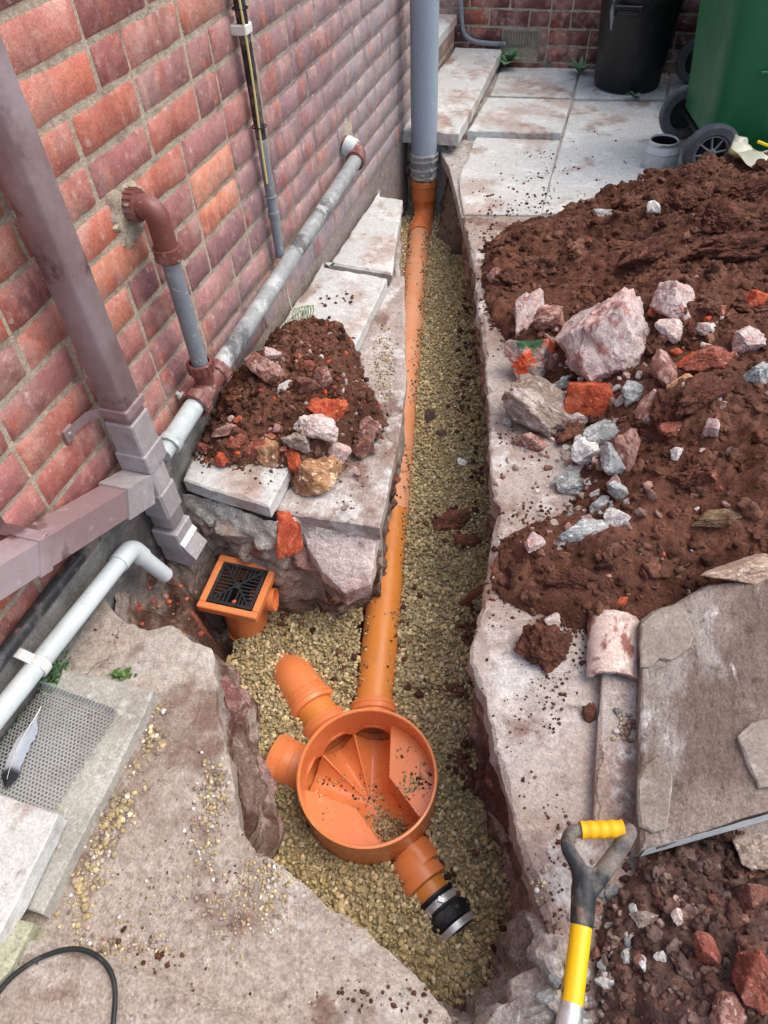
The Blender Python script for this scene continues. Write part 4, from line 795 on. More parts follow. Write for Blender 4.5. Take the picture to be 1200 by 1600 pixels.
# wood scrap at the trench edge
g = G(); a = at(722, 944, -.36); b = at(756, 918, -.20); g.tube([a, (a+b)/2+A(0, 0, .008), b], [.008, .013, .011], 8); o = g.build('wood_scrap', 'wood'); tag(o, 'brown splinter of wood leaning on the right side of the trench', 'wood scrap')

# ------------------------------------------------------------------ soil heaps
SP = [c(101, 66, 51), c(90, 58, 45), c(112, 76, 60), c(78, 50, 40), c(122, 88, 71), c(95, 61, 47), c(106, 69, 53)]
SP2 = [c(106, 82, 74), c(94, 70, 62), c(120, 98, 90), c(84, 62, 56), c(132, 110, 100), c(112, 80, 70)]
RB = [c(160, 84, 62), c(176, 156, 146), c(150, 120, 108)]
def heap(name, label, poly, zf, step, pal, nl, extra, seed, rmax):
    P = np.array(poly); xs = np.arange(P[:, 0].min()-.01, P[:, 0].max()+.01, step); ys = np.arange(P[:, 1].min()-.01, P[:, 1].max()+.01, step)
    XX, YY = np.meshgrid(xs, ys, indexing='ij'); s = sdp(XX, YY, poly); s2 = s+.012*fbm(xyz(XX, YY)*22, 3, seed); ZZ = zf(XX, YY); ZZ = np.where(s > 0, ZZ, -.004 if seed != 2 else FLAGZ-.004); ZZ = np.where(s2 < .004, -.02+(FLAGZ if seed == 2 else 0), ZZ)
    F = gridF(len(xs), len(ys)); F = F[(s2.reshape(-1) > 0)[F].any(1) & (s.reshape(-1) > -.02)[F].all(1)]; F = np.concatenate([F[:, [0, 1, 2]], F[:, [0, 2, 3]]])
    n1 = fbm(xyz(XX, YY)*4, 3, seed+60)+.6*fbm(xyz(XX, YY)*22, 3, seed+62); pa = np.array(pal); C = pa[0]*(1+.24*n1[..., None]); C[..., 3] = 1; 
    V = np.stack([XX, YY, ZZ], -1).reshape(-1, 3); parts = [(V, F, C.reshape(-1, 4))]
    r = rng
    for (n, lo, hi, sub, pl, fl) in nl:
        x = r.uniform(xs[0], xs[-1], n*3); y = r.uniform(ys[0], ys[-1], n*3); d = sdp(x, y, poly); k = (d > -.035*r.random(len(x))**2) ; x, y = x[k][:n], y[k][:n]; d = d[k][:n]
        R = lo+(hi-lo)*r.random(len(x))**2.2; R = np.where(d < .01, np.minimum(R, .008), R); zz = surfz(x, y)-R*.12
        parts.append(lumps(np.stack([x, y, zz], 1), R, sub, .42, pl, (.45, 1.15), seed, fl))
    V, F, C = join(parts); tag(npmesh(name, V, F, 'soil', C), label, 'soil', kind='stuff')
heap('soil_heap', 'large heap of dark red brown soil on the right of the trench', HEAP, heap_z, .0052, SP, [(6500, .002, .010, 1, SP, .9), (2600, .008, .024, 3, SP, .8), (150, .02, .042, 4, SP, .7), (46, .04, .075, 5, SP, .55), (220, .003, .009, 1, RB, .9)], 0, 1, .04)
heap('soil_heap', 'greyer lumpy soil around the spade handle at the lower right', HEAP2, heap2_z, .0045, SP2, [(4500, .002, .009, 1, SP2, .9), (1800, .006, .018, 3, SP2, .85), (200, .014, .03, 4, SP2, .8), (60, .003, .008, 1, RB, .9)], 0, 3, .03)
heap('soil_mound', 'small mound of red brown soil on the slabs beside the left wall', MOUND, mound_z, .0045, SP, [(2600, .002, .008, 1, SP, .9), (600, .006, .016, 3, SP, .8), (34, .014, .028, 4, SP, .75), (260, .004, .013, 1, RB+[c(190, 84, 50)], .9)], 0, 2, .03)

# loose crumbs and small stones on the hard surfaces
def crumbs(name, label, spec, pal, mat='soil', cat='crumbs', cl=True):
    parts = []
    for (u, v, su, sv, n, lo, hi, z) in spec:
        uu = u+rng.normal(size=n)*su; vv = v+rng.normal(size=n)*sv; P = np.array([at(a, b, z) for a, b in zip(uu, vv)]); R = lo+(hi-lo)*rng.random(n)**2
        kk = fbm(P*A(13, 13, 0)+3, 3, 55)+.2*rng.normal(size=n) > (-.05 if cl else -.35); P = P[kk]; R = R[kk]; ins = inpoly(P[:, 0], P[:, 1], TRENCH); P = P[~ins] if z > -.1 else P; R = R[~ins] if z > -.1 else R
        P[:, 2] = z+R*.25; parts.append(lumps(P, R, 1, .2, pal, (.55, 1), 9, .8))
    V, F, C = join(parts); return tag(npmesh(name, V, F, mat, C), label, cat, kind='stuff')
crumbs('soil_crumbs', 'dark crumbs of soil scattered over the paving and concrete', [
    (860, 985, 70, 25, 500, .0015, .007, 0), (820, 760, 25, 60, 420, .0015, .008, 0), (800, 620, 20, 60, 200, .0015, .006, 0), (830, 1100, 60, 90, 260, .001, .004, 0), (870, 1080, 25, 50, 120, .002, .006, 0),
    (780, 340, 40, 25, 260, .002, .010, 0), (850, 300, 40, 20, 150, .002, .009, 0), (900, 260, 60, 30, 120, .002, .008, 0), (830, 240, 60, 60, 160, .0015, .006, 0), (840, 1330, 25, 60, 160, .001, .005, 0),
    (600, 1560, 80, 40, 160, .001, .006, 0), (300, 1330, 120, 120, 220, .001, .004, 0), (240, 1520, 40, 30, 90, .002, .008, 0), (520, 470, 20, 10, 30, .003, .010, .035), (400, 735, 45, 14, 130, .0015, .006, .035), (540, 760, 40, 40, 160, .001, .005, -.018), (600, 520, 14, 60, 90, .001, .005, -.018), (560, 400, 30, 40, 90, .001, .004, -.005), (875, 1390, 12, 60, 60, .002, .006, 0)],
    SP)
crumbs('loose_gravel', 'loose yellow and grey pebbles strewn over the left concrete', [
    (332, 1240, 11, 24, 170, .003, .0075, 0), (318, 1300, 14, 36, 110, .003, .006, 0), (196, 1250, 5, 10, 60, .003, .009, 0), (215, 1205, 7, 16, 110, .003, .0085, 0), (190, 1265, 8, 18, 120, .003, .009, 0), (172, 1300, 8, 18, 120, .003, .0085, 0), (150, 1345, 8, 20, 110, .003, .008, 0), (128, 1390, 8, 20, 100, .003, .009, 0), (243, 1135, 7, 22, 110, .003, .009, 0), (110, 1425, 10, 16, 60, .003, .008, 0), (232, 1165, 6, 18, 80, .003, .008, 0),
    (420, 1385, 24, 22, 190, .002, .006, 0), (380, 1420, 34, 30, 170, .0015, .005, 0), (300, 1440, 110, 60, 420, .0015, .005, 0), (75, 1450, 10, 20, 40, .003, .009, 0), (100, 1445, 14, 16, 70, .003, .008, 0),
    (598, 590, 9, 26, 160, .003, .007, -.018), (604, 550, 6, 20, 80, .003, .006, -.018), (845, 1380, 8, 30, 22, .003, .006, 0), (150, 1478, 60, 7, 160, .002, .007, 0)],
    PAL+[c(176, 150, 138), c(140, 122, 114), c(150, 128, 118), c(130, 114, 108), c(160, 142, 132), c(120, 104, 98), c(220, 216, 210), c(160, 150, 150)], 'pebble', 'pebbles', False)
crumbs('brick_crumbs', 'orange red crumbs of brick dust scattered near the dug edges', [(215, 1000, 30, 12, 40, .002, .006, 0), (110, 1105, 20, 8, 8, .002, .005, .03), (380, 700, 40, 20, 60, .002, .006, .06), (510, 830, 10, 8, 8, .003, .006, -.07), (240, 945, 40, 25, 60, .004, .014, -.13)], [c(186, 96, 66), c(160, 84, 62), c(140, 104, 92), c(110, 74, 60)], 'redstone', 'crumbs')

# ------------------------------------------------------------------ pipes on the wall
ZA = A(0, 0, 1)
def ring(g, p, ax, r, w, t=.003, seg=32):
    g.lathe(A(*p)-A(*ax)*w/2, ax, [(r, 0), (r+t, .0008), (r+t, w-.0008), (r, w)], seg)
def sq(h, b=.004): return [(-h+b, -h), (h-b, -h), (h, -h+b), (h, h-b), (h-b, h), (-h+b, h), (-h, h-b), (-h, -h+b)]
# brown square downpipe
XO, XI, YF, YR = -.900, -.965, .936, 1.001; XC, YC = (XO+XI)/2, (YF+YR)/2
dp = thing('downpipe', 'brown square plastic downpipe with a side branch, dusty near its foot', 'downpipe', (XC, YC, -.12))
hq = .0325
def vbox(g, za, zb, e=0.0, b=.006, dx=0, dy=0): g.box((XI-e+dx, YF-e+dy, za), (XO+e+dx, YR+e+dy, zb), b)
g = G(); vbox(g, .385, 2.1); g.build('upper_pipe', 'brownpvc', dp, ang=60)
g = G(); vbox(g, .235, .39, .0035, .004); vbox(g, .245, .300, .0075, .003); g.build('branch_socket', 'greybrown', dp, ang=25)
g = G(); vbox(g, .03, .24, -.001); g.build('lower_pipe', 'greybrown', dp, ang=60)
g = G(); vbox(g, .075, .165, .003); g.build('lower_collar', 'greybrown', dp, ang=25)
g = G(); vbox(g, -.045, .02, .005, .003); g.build('shoe_collar', 'greybrown', dp, ang=25)
# shoe: open mouth kicked out to the right
g = G(); L = [(XI, -.02), (XO, -.02), (XO+.035, -.075), (XO+.01, -.115), (XI, -.105)]
V = [(x, y, z) for y in (YF-.001, YR+.001) for x, z in L]
g.add(V, [(0, 1, 2, 3, 4)[::-1], (5, 6, 7, 8, 9), (0, 4, 9, 5), (0, 5, 6, 1), (1, 6, 7, 2), (3, 8, 9, 4)]); sh = g.build('shoe', 'greybrown', dp, ang=25)
g = G(); g.box((XO-.002, YF+.001, -.035), (XO+.040, YR-.001, -.032), .0, np.array([[math.cos(.95), 0, math.sin(.95)], [0, 1, 0], [-math.sin(.95), 0, math.cos(.95)]])@np.eye(3)) if False else g.add([(XO+.0005, YF-.003, -.014), (XO+.0005, YR+.003, -.014), (XO+.012, YR+.003, -.030), (XO+.012, YF-.003, -.030), (XO+.003, YF-.003, -.012), (XO+.003, YR+.003, -.012), (XO+.015, YR+.003, -.029), (XO+.015, YF-.003, -.029)], [(0, 1, 2, 3), (4, 5, 6, 7), (0, 4, 5, 1), (1, 5, 6, 2), (2, 6, 7, 3), (3, 7, 4, 0)]); g.build('shoe_lip', 'whiteclip', dp, ang=25)
# branch running up along the wall towards the viewer
R0, R1, B0, B1 = atx(219, 753, XO), atx(0, 884, XO), atx(223, 794, XO), atx(0, 939, XO)
d0 = (R1-R0); ext = 1.9
def brq(g, t0, t1, e=0.0):
    V = []
    for t in (t0, t1):
        a, b = R0+(R1-R0)*t, B0+(B1-B0)*t; n = (a-b)/np.linalg.norm(a-b); a = a+n*e; b = b-n*e
        V += [(XI-e, a[1], a[2]), (XO+e, a[1], a[2]), (XO+e, b[1], b[2]), (XI-e, b[1], b[2])]
    return g.add(V, [(0, 1, 2, 3), (4, 5, 6, 7)[::-1], (0, 4, 5, 1), (1, 5, 6, 2), (2, 6, 7, 3), (3, 7, 4, 0)])
g = G(); brq(g, .02, ext); g.build('side_branch', 'brownpvc', dp, ang=25)
g = G(); brq(g, -.10, .13, .005); g.build('branch_collar', 'greybrown', dp, ang=25)
g = G(); brq(g, .70, .775, .004); a = R0+(R1-R0)*.74
g.box((-.999, a[1]-.014, a[2]+.0), (-.90, a[1]+.014, a[2]+.006), .001); g.box((-1.001, a[1]-.014, a[2]), (-.995, a[1]+.014, a[2]+.045), .001)
cb = g.build('clip', 'brownpvc', dp, ang=25); g = G(); g.lathe((-.995, a[1], a[2]+.032), (1, 0, 0), [(0, .004), (.006, .004), (.007, 0)], 12); g.build('screw', 'steel', cb)
g = G(); vbox(g, .405, .430, .0045, .003); g.box((-1.0, YF-.055, .407), (XI, YF-.0005, .427), .001) if False else None
g.add([(XI-.002, YF-.0045, .405), (XI-.002, YF-.0045, .430), (-.985, YF-.02, .430), (-.985, YF-.02, .405), (-.997, YF-.075, .428), (-.997, YF-.075, .405)], [(0, 1, 2, 3), (3, 2, 4, 5)]); g.box((-1.0, YF-.092, .398), (-.992, YF-.062, .432), .002)
cb = g.build('clip', 'brownpvc', dp, ang=25); g = G(); g.lathe((-.992, YF-.078, .415), (1, 0, 0), [(0, .004), (.005, .004), (.006, 0)], 12); g.build('screw', 'steel', cb)

# grey waste pipe with brown fittings
WX = -.935
wp = thing('waste_pipe', 'grey round waste pipe sloping along the left wall with brown compression fittings', 'waste pipe', (WX, 1.3, .2))
E0 = atx(203, 326, -.995); V1 = atx(262, 395, WX); V0 = atx(318, 585, WX); V1[1] = V0[1] = (V1[1]+V0[1])/2
TJ = V0.copy(); TJ[2] -= .055                                   # tee centre
HB = atx(556, 250, WX); HE = atx(263, 697, WX); dh = (HB-HE)/np.linalg.norm(HB-HE)
TJ = HE+dh*((TJ-HE)@dh)
g = G(); g.tube([A(WX, V0[1], TJ[2]+.04), A(WX, V0[1], V1[2]+.01)], .0215, 28); g.build('vertical_pipe', 'greypipe', wp)
g = G(); c0 = A(WX, V0[1], V1[2]); el = fillet([c0+A(0, 0, -.02), A(WX, V0[1], E0[2]+.004), A(-1.003, V0[1], E0[2]+.006)], .05, 9); g.tube(el, .0265, 28)
ring(g, c0+A(0, 0, .0), ZA, .0265, .03, .006); ring(g, A(-.985, V0[1], E0[2]+.006), (1, 0, 0), .0265, .028, .007)
for k in range(16): a = k*math.pi/8; pt = A(-.985, V0[1]+math.cos(a)*.0335, E0[2]+.006+math.sin(a)*.0335); g.tube([pt-A(.012, 0, 0), pt+A(.012, 0, 0)], .0026, 6)
g.build('elbow', 'redpvc', wp, ang=35)
g = G(); g.tube([TJ+dh*.06, HB+dh*.0], .0265, 28); g.build('sloping_pipe', 'greydirty', wp)
g = G(); g.tube([HE, TJ-dh*.06], .0265, 28); g.build('end_pipe', 'palepipe', wp)
g = G(); ring(g, HE+dh*.012, dh, .0262, .024, .004); g.lathe(HE-dh*.03, dh, [(0, 0), (.022, 0), (.022, .034)], 28); g.build('end_cap', 'palepipe', wp, ang=35)
g = G(); q = HE+dh*.17; g.tube([q+A(-.02, 0, .0), q+A(-.06, 0, .015)], .006, 10); g.tube([q+A(-.045, 0, .005), q+A(-.052, 0, .012)], .012, 14); g.build('wall_clip', 'palepipe', wp)
g = G(); g.tube([TJ-dh*.065, TJ+dh*.065], .031, 28); g.tube([TJ, TJ+A(0, 0, .075)], .0265, 28)
for s_, t_ in ((-.062, .007), (.062, .007)): ring(g, TJ+dh*s_, dh, .031, .03, t_)
ring(g, TJ+A(0, 0, .07), ZA, .0265, .03, .007)
for k in range(14):
    a = k*math.pi/7; e1 = np.cross(dh, ZA); e1 /= np.linalg.norm(e1); e2 = np.cross(dh, e1)
    for s_ in (-.062, .062): pt = TJ+dh*s_+(e1*math.cos(a)+e2*math.sin(a))*.0385; g.tube([pt-dh*.013, pt+dh*.013], .0028, 6)
    pt = TJ+A(math.cos(a)*.034, math.sin(a)*.034, .07); g.tube([pt-A(0, 0, .013), pt+A(0, 0, .013)], .0026, 6)
g.build('tee', 'redpvc', wp, ang=35)
g = G(); el = fillet([HB-dh*.01, HB+dh*.045+A(0, 0, .01), A(-1.003, HB[1]+.055, HB[2]+.035)], .04, 8); g.tube(el, .031, 28); ring(g, HB+dh*.002, dh, .031, .028, .005); g.build('far_elbow', 'redpvc', wp, ang=35)
g = G(); q = el[-1]; dd = el[-1]-el[-2]; dd /= np.linalg.norm(dd); ring(g, q-dd*.035, dd, .031, .045, .006); g.build('far_coupling', 'whitepvc', wp, ang=35)

# thin conduit with earth wire
CXX = -.972; CY = 1.925
cp = thing('conduit', 'thin dark upright conduit with a yellow and green earth wire tied to it', 'conduit', (CXX, CY, .2))
g = G(); g.tube([A(CXX, CY, .26), A(CXX, CY, 2.0)], .0145, 20); ring(g, A(CXX, CY, .40), ZA, .0145, .018, .003); ring(g, A(CXX, CY, .455), ZA, .0145, .004, .003)
g.build('pipe', 'greypipe', cp)
g = G(); g.tube([A(CXX, CY, .62), A(CXX, CY, 2.0)], .0152, 20); g.build('upper_sleeve', 'blackdusty', cp)
g = G(); wz = np.linspace(.50, 1.98, 26); g.tube([A(CXX+.008+.004*math.sin(z*9), CY-.018-.003*math.sin(z*7), z) for z in wz], .0033, 8); g.build('earth_wire', 'wire', cp)
g = G(); q = atx(380, 45, CXX)[2]; g.box((-1.0, CY-.022, q-.012), (CXX+.0165, CY+.022, q+.012), .003); g.build('clip', 'whiteclip', cp, ang=30)
for zt in (q+.045, atx(408, 194, CXX)[2]):
    g = G(); ring(g, A(CXX+.001, CY-.003, zt), ZA, .0195, .004, .002, 20); g.build('cable_tie', 'black', cp)
g = G(); g.tube([A(-.985, CY+.03, .245), A(-.982, CY+.028, .1), A(-.97, CY+.02, .05)], .003, 8); g.build('lower_wire', 'wirepale', cp)
# coil of wire
q = at(468, 497, .06); cw = G(); pts = []
for k in range(150): a = k/150*2*math.pi*5.5; pts.append(q+A(-.012+k*.0003, .034*math.cos(a)*.7, .034*math.sin(a)*.8+.01)+A(.02*math.cos(a)*.3, k*.00018, 0))
pts = [q+A(-.04, -.10, -.02), q+A(-.035, -.04, .0)]+pts; cw.tube(pts, .0028, 7); tag(cw.build('wire_coil', 'wirepale'), 'small coil of pale green and yellow wire at the top of the left soil mound', 'wire coil')

# white overflow pipe low on the plinth
wo = thing('overflow_pipe', 'white plastic pipe low on the left plinth ending in a downward elbow', 'pipe', (-.95, .6, .1))
OX = -.945; o1 = atx(205, 856, OX); o0 = atx(0, 1113, OX); od = (o0-o1)/np.linalg.norm(o0-o1); tip = atx(255, 896, OX+.02)
g = G(); g.tube([o1+od*.03, o1+od*.95], .0215, 28); g.build('pipe', 'whitepvc', wo)
td = (tip-o1)/np.linalg.norm(tip-o1); g = G(); g.tube(fillet([o1+od*.055, o1, o1+td*.05], .03, 8), .0245, 28); g.build('elbow', 'whitepvc', wo)
g = G(); g.tube([o1+td*.03, tip+td*.012], .0205, 28); g.build('spout', 'whitepvc', wo)
g = G(); q = atx(60, 1040, OX); ring(g, q, od, .0215, .022, .0035); e = q+A(-.01, 0, .022); g.prof([e+A(.01, 0, 0), e+A(-.012, -.0, .012), A(-.987, e[1]-.004, e[2]+.035)], [(-.011, -.0015), (.011, -.0015), (.011, .0015), (-.011, .0015)], od)
g.build('clip', 'whiteclip', wo, ang=30)
# dark pipe clipped to the plinth
a, b = atx(0, 1030, -.968), atx(125, 868, -.968); dd = (a-b)/np.linalg.norm(a-b); g = G(); g.tube([b-dd*.06, a+dd*.8], .0165, 20)
tag(g.build('dark_pipe', 'blackdusty'), 'dusty dark grey pipe along the plinth under the brown branch', 'pipe')

# ------------------------------------------------------------------ grey soil stack
SX, SY = -.893, 3.50
sp_ = thing('soil_stack', 'grey vertical soil pipe with black scuffs where the wall ends', 'soil pipe', (SX, SY, -.15))
g = G(); g.tube([A(SX, SY, -.05), A(SX, SY, 2.6)], .0635, 40); g.build('pipe', 'stackpipe', sp_)
g = G(); g.lathe((SX, SY, -.128), ZA, [(.066, 0), (.069, .003), (.069, .05), (.067, .055), (.067, .07), (.069, .075), (.069, .118), (.0635, .122)], 40); cpl = g.build('rubber_coupling', 'greydirty', sp_, ang=35)
for zz in (-.114, -.075, -.034, -.010):
    g = G(); ring(g, A(SX, SY, zz), ZA, .0695, .009, .003, 40); g.box((SX+.045, SY-.058, zz-.007), (SX+.062, SY-.046, zz+.007), .002); g.build('steel_band', 'steel', cpl, ang=35)

# ------------------------------------------------------------------ orange underground drain run
dr = thing('drain_pipe', 'long orange underground drain pipe lying in the gravel from the soil stack to the chamber', 'drain pipe', tuple(PIPE1))
pd = (PIPE1-PIPE0)/np.linalg.norm(PIPE1-PIPE0)
bendtop = A(SX, SY, -.30)
mid = PIPE0+pd*(((A(-.49, 1.5, 0)-PIPE0)*A(1, 1, 0))@pd)
g = G(); g.tube([PIPE0-pd*.06, PIPE0+pd*.25, mid], .055, 40, caps=False); g.build('clean_length', 'pipeorange', dr)
end = PIPE1-pd*.02
g = G(); g.tube([mid, (mid+end)/2, end], .0549, 40, caps=False); g.build('dusty_length', 'pipeorange_dusty', dr)
g = G(); g.tube(fillet([A(SX, SY, -.13), A(SX, SY, PIPE1[2]+.01), PIPE1-pd*.10], .10, 14), .0555, 40, caps=False); g.lathe((SX, SY, -.235), ZA, [(.0555, 0), (.063, .004), (.063, .07), (.068, .075), (.068, .098), (.063, .103), (.05, .103)], 40)
ring(g, PIPE1-pd*.13, pd, .0555, .05, .007, 40); g.build('top_bend', 'orange', dr, ang=35)
g = G(); ring(g, PIPE0+pd*.55, pd, .055, .004, .0008, 40); g.build('score_ring', 'pipeorange', dr)

# ------------------------------------------------------------------ inspection chamber
ch = thing('inspection_chamber', 'round open orange inspection chamber with channelled floor and four inlets', 'inspection chamber', (CHC[0], CHC[1], -.56))
cx, cy, rz = CHC; RO = CHR; RI = CHR-.007; zc = -.425; RC = .050; BZ = -.395
dirs = {}
for nm, q in dict(main=PIPE0, tl=A(-.50, .760, zc), left=A(-.55, .600, zc), out=A(-.151, .469, zc)).items():
    v = A(q[0]-cx, q[1]-cy, 0); dirs[nm] = v/np.linalg.norm(v)
dirs['out'] = A(.80, -.60, 0)/1.0
mk = []
NA, NZ2 = 360, 44
def wall(r, z0, z1, nz, flip=False):
    a = np.arange(NA)*2*math.pi/NA; zz = np.linspace(z0, z1, nz); AA, Z = np.meshgrid(a, zz, indexing='ij'); X = cx+r*np.cos(AA); Y = cy+r*np.sin(AA)
    V = np.stack([X, Y, Z], -1).reshape(-1, 3); F = []; ca = np.stack([np.cos(AA), np.sin(AA)], -1)
    hole = np.zeros(AA.shape, bool)
    for nm, d in dirs.items():
        dt = np.cross(np.append(0, 0), 0) if False else (ca[..., 0]*d[0]+ca[..., 1]*d[1]); lat = r*(-ca[..., 0]*d[1]+ca[..., 1]*d[0])
        hole |= (dt > 0) & (lat**2+(Z-zc)**2 < (RC+.001)**2)
    for i in range(NA):
        k = (i+1) % NA
        for j in range(nz-1):
            if hole[i, j] and hole[k, j] and hole[i, j+1] and hole[k, j+1]: continue
            F.append((i*nz+j, k*nz+j, k*nz+j+1, i*nz+j+1))
    return V, F
g = G(); V, F = wall(RO, -.56, rz-.002, 30); g.add(V, F); V, F = wall(RI, -.50, rz-.001, 74); g.add(V, F)
g.lathe((cx, cy, 0), ZA, [(RI, rz-.001), (RI+.001, rz), (RI+.002, rz+.0012), (RO-.001, rz+.0012), (RO+.001, rz), (RO, rz-.002)], 180); g.build('body', 'orange', ch, ang=50)
# floor
st_ = .0022; m = int(RI/st_)+1; a = np.arange(-m, m+1)*st_; XX, YY = np.meshgrid(a, a, indexing='ij'); rr = np.hypot(XX, YY)
side_ = XX*.60+YY*.80; BZ0 = BZ; BZ = np.where(side_ > 0, -.345, -.392); Z = BZ+.0; best = np.full(XX.shape, 9.)
for nm, d in dirs.items():
    al = XX*d[0]+YY*d[1]; la = np.abs(-XX*d[1]+YY*d[0]); k = al > (-.01 if nm != 'out' else -.015); R_ = RC
    la = np.where(al > 0, la, np.hypot(la, al))
    zz_ = np.where(la < R_, zc-np.sqrt(np.maximum(R_**2-la**2, 0)), BZ); slope = sst(R_-.001, R_+.0035, la); zz_ = zz_*(1-slope)+BZ*slope
    zz_ = zz_+(.012*sst(0, RI, al) if nm != 'out' else -.004*sst(0, RI, al))*(la < R_)
    Z = np.minimum(Z, np.minimum(zz_, BZ))
# fan between the three inlets: a funnel from each, meeting in raised ribs
ang = np.arctan2(YY, XX)
def angd(a, b): return (a-b+math.pi) % (2*math.pi)-math.pi
aM, aT, aL = [math.atan2(dirs[k][1], dirs[k][0]) for k in ('main', 'tl', 'left')]
r1_ = aM+angd(aT, aM)/2; r2_ = aT+angd(aL, aT)/2; span = angd(aL, aM); sec = angd(ang, aM)*np.sign(span)
fan = np.full(XX.shape, 9.0); bott = zc-RC+.012*sst(0, RI, rr); rid = bott+(RC+.010)*np.clip(rr/RI, 0, 1)**1.5
for ac, rl in ((aM, (r1_,)), (aT, (r1_, r2_)), (aL, (r2_,))):
    for rv_ in rl:
        hw = abs(angd(rv_, ac)); u_ = angd(ang, ac)/angd(rv_, ac); q_ = np.clip(u_, 0, 1); zz_ = bott+(rid-bott)*q_**1.7
        fan = np.where((u_ >= 0) & (u_ <= 1), np.minimum(fan, zz_), fan)
Z = np.where((sec >= 0) & (sec <= abs(span)) & (fan < 8) & (rr > .004), fan, Z)
V = np.stack([XX+cx, YY+cy, Z], -1).reshape(-1, 3); F = gridF(len(a), len(a)); F = F[(rr.reshape(-1) < RI+.004)[F].all(1)]
Vx = V[:, :2]-[cx, cy]; rv = np.linalg.norm(Vx, axis=1); sc_ = np.where(rv > RI+.001, (RI+.001)/np.maximum(rv, 1e-6), 1); V[:, :2] = [cx, cy]+Vx*sc_[:, None]
g = G(); g.add(V, F.tolist()); g.build('channel_floor', 'orange', ch, ang=60)
def ridge(a):
    d = A(math.cos(a), math.sin(a), 0); g = G(); pts = []
    for t in np.linspace(.10, 1, 16): q = A(cx, cy, 0)+d*t*(RI-.001); pts.append(A(q[0], q[1], zc-RC+.012*float(sst(0, 1, t))+(RC+.010)*t**1.5-.0024))
    g.tube(pts, [.0032]*16, 10); g.build('channel_rib', 'orange', ch)
ridge(r1_); ridge(r2_)
# sockets
def socket(name, d, r0, r1, outer=.060, rings=True):
    g = G(); o_ = A(cx, cy, zc); g.lathe(o_, d, [(RC, r0+.001), (RC+.001, r1-.055), (.055, r1-.05), (.0555, r1), (outer+.007, r1), (outer+.008, r1-.004), (outer+.008, r1-.028), (outer+.003, r1-.031), (outer+.0025, r1-.05), (outer+.001, r1-.056), (outer, r0)], 48)
    if rings:
        ring(g, o_+d*(r1-.036), d, outer+.0025, .003, .0022, 48); ring(g, o_+d*(r1-.013), d, outer+.008, .003, .0016, 48); ring(g, o_+d*(r1-.062), d, outer, .003, .0022, 48)
    return g.build(name, 'orange', ch, ang=35)
socket('inlet_socket', dirs['main'], RI-.003, RO+.075); socket('inlet_socket', dirs['tl'], RI-.003, RO+.07); socket('inlet_socket', dirs['left'], RI-.003, RO+.105, .064); g = G(); g.lathe(A(cx, cy, zc), dirs['out'], [(RC-.001, RI-.002), (RC-.001, RO+.05), (RC+.004, RO+.05), (RC+.004, RO)], 44); g.build('outlet_socket', 'orange', ch)
# gravel and dirt that has fallen inside
pp = []
for (u, v, su, sv, n) in [(606, 1280, 14, 10, 420), (622, 1298, 14, 8, 360), (590, 1255, 10, 10, 60), (655, 1235, 14, 10, 90), (640, 1250, 8, 8, 40), (570, 1230, 14, 16, 40), (560, 1200, 40, 40, 40), (500, 1215, 24, 6, 40), (650, 1200, 16, 20, 30), (510, 1270, 12, 12, 12)]:
    for k in range(n):
        q = at(u+rng.normal()*su, v+rng.normal()*sv, BZ0-.02)
        if math.hypot(q[0]-cx, q[1]-cy) < RI-.006:
            i, j = int(round((q[0]-cx)/st_))+m, int(round((q[1]-cy)/st_))+m; pp.append((q[0], q[1], Z[i, j]+.001))
pp = np.array(pp); V, F, C = lumps(pp, rng.uniform(.0015, .006, len(pp)), 1, .15, PAL[:8]+[c(84, 58, 46)]*5, (.5, 1), 3); tag(npmesh('fallen_gravel', V, F, 'pebble', C), 'gravel and dirt fallen onto the floor of the orange chamber', 'gravel', kind='stuff')

# bend joined to the upper left inlet
bd = thing('pipe_bend', 'orange double socket bend with a short pipe, at the upper left of the chamber', 'pipe bend', tuple(A(cx, cy, zc)+dirs['tl']*.3))
d = dirs['tl']; b0 = A(cx, cy, zc)+d*(RO+.05); b1 = A(cx, cy, zc)+d*(RO+.115)
g = G(); g.tube([b0, b1+d*.01], .0575, 40, caps=False); g.build('short_pipe', 'pipeorange', bd)
g = G(); e = b1+d*.0; g.lathe(e, d, [(.0555, 0), (.068, .001), (.071, .006), (.071, .026), (.0655, .030), (.065, .052)], 44); ring(g, e+d*.036, d, .065, .003, .0026, 44); ring(g, e+d*.015, d, .071, .003, .002, 44); ring(g, e+d*.046, d, .065, .002, .0022, 44); g.build('collar', 'orange', bd, ang=35)
g = G(); f0 = e+d*.04; f2 = f0+d*.115+A(-.015, .02, -.045); g.tube(fillet([f0, f0+d*.075+A(0, 0, .0), f2], .07, 12), .0645, 44); 
fd = (f2-(f0+d*.075)); fd /= np.linalg.norm(fd); ring(g, f2-fd*.020, fd, .0645, .018, .006, 44); ring(g, f0+d*.012, d, .0645, .003, .0022, 44); g.build('bend', 'orange', bd, ang=35)

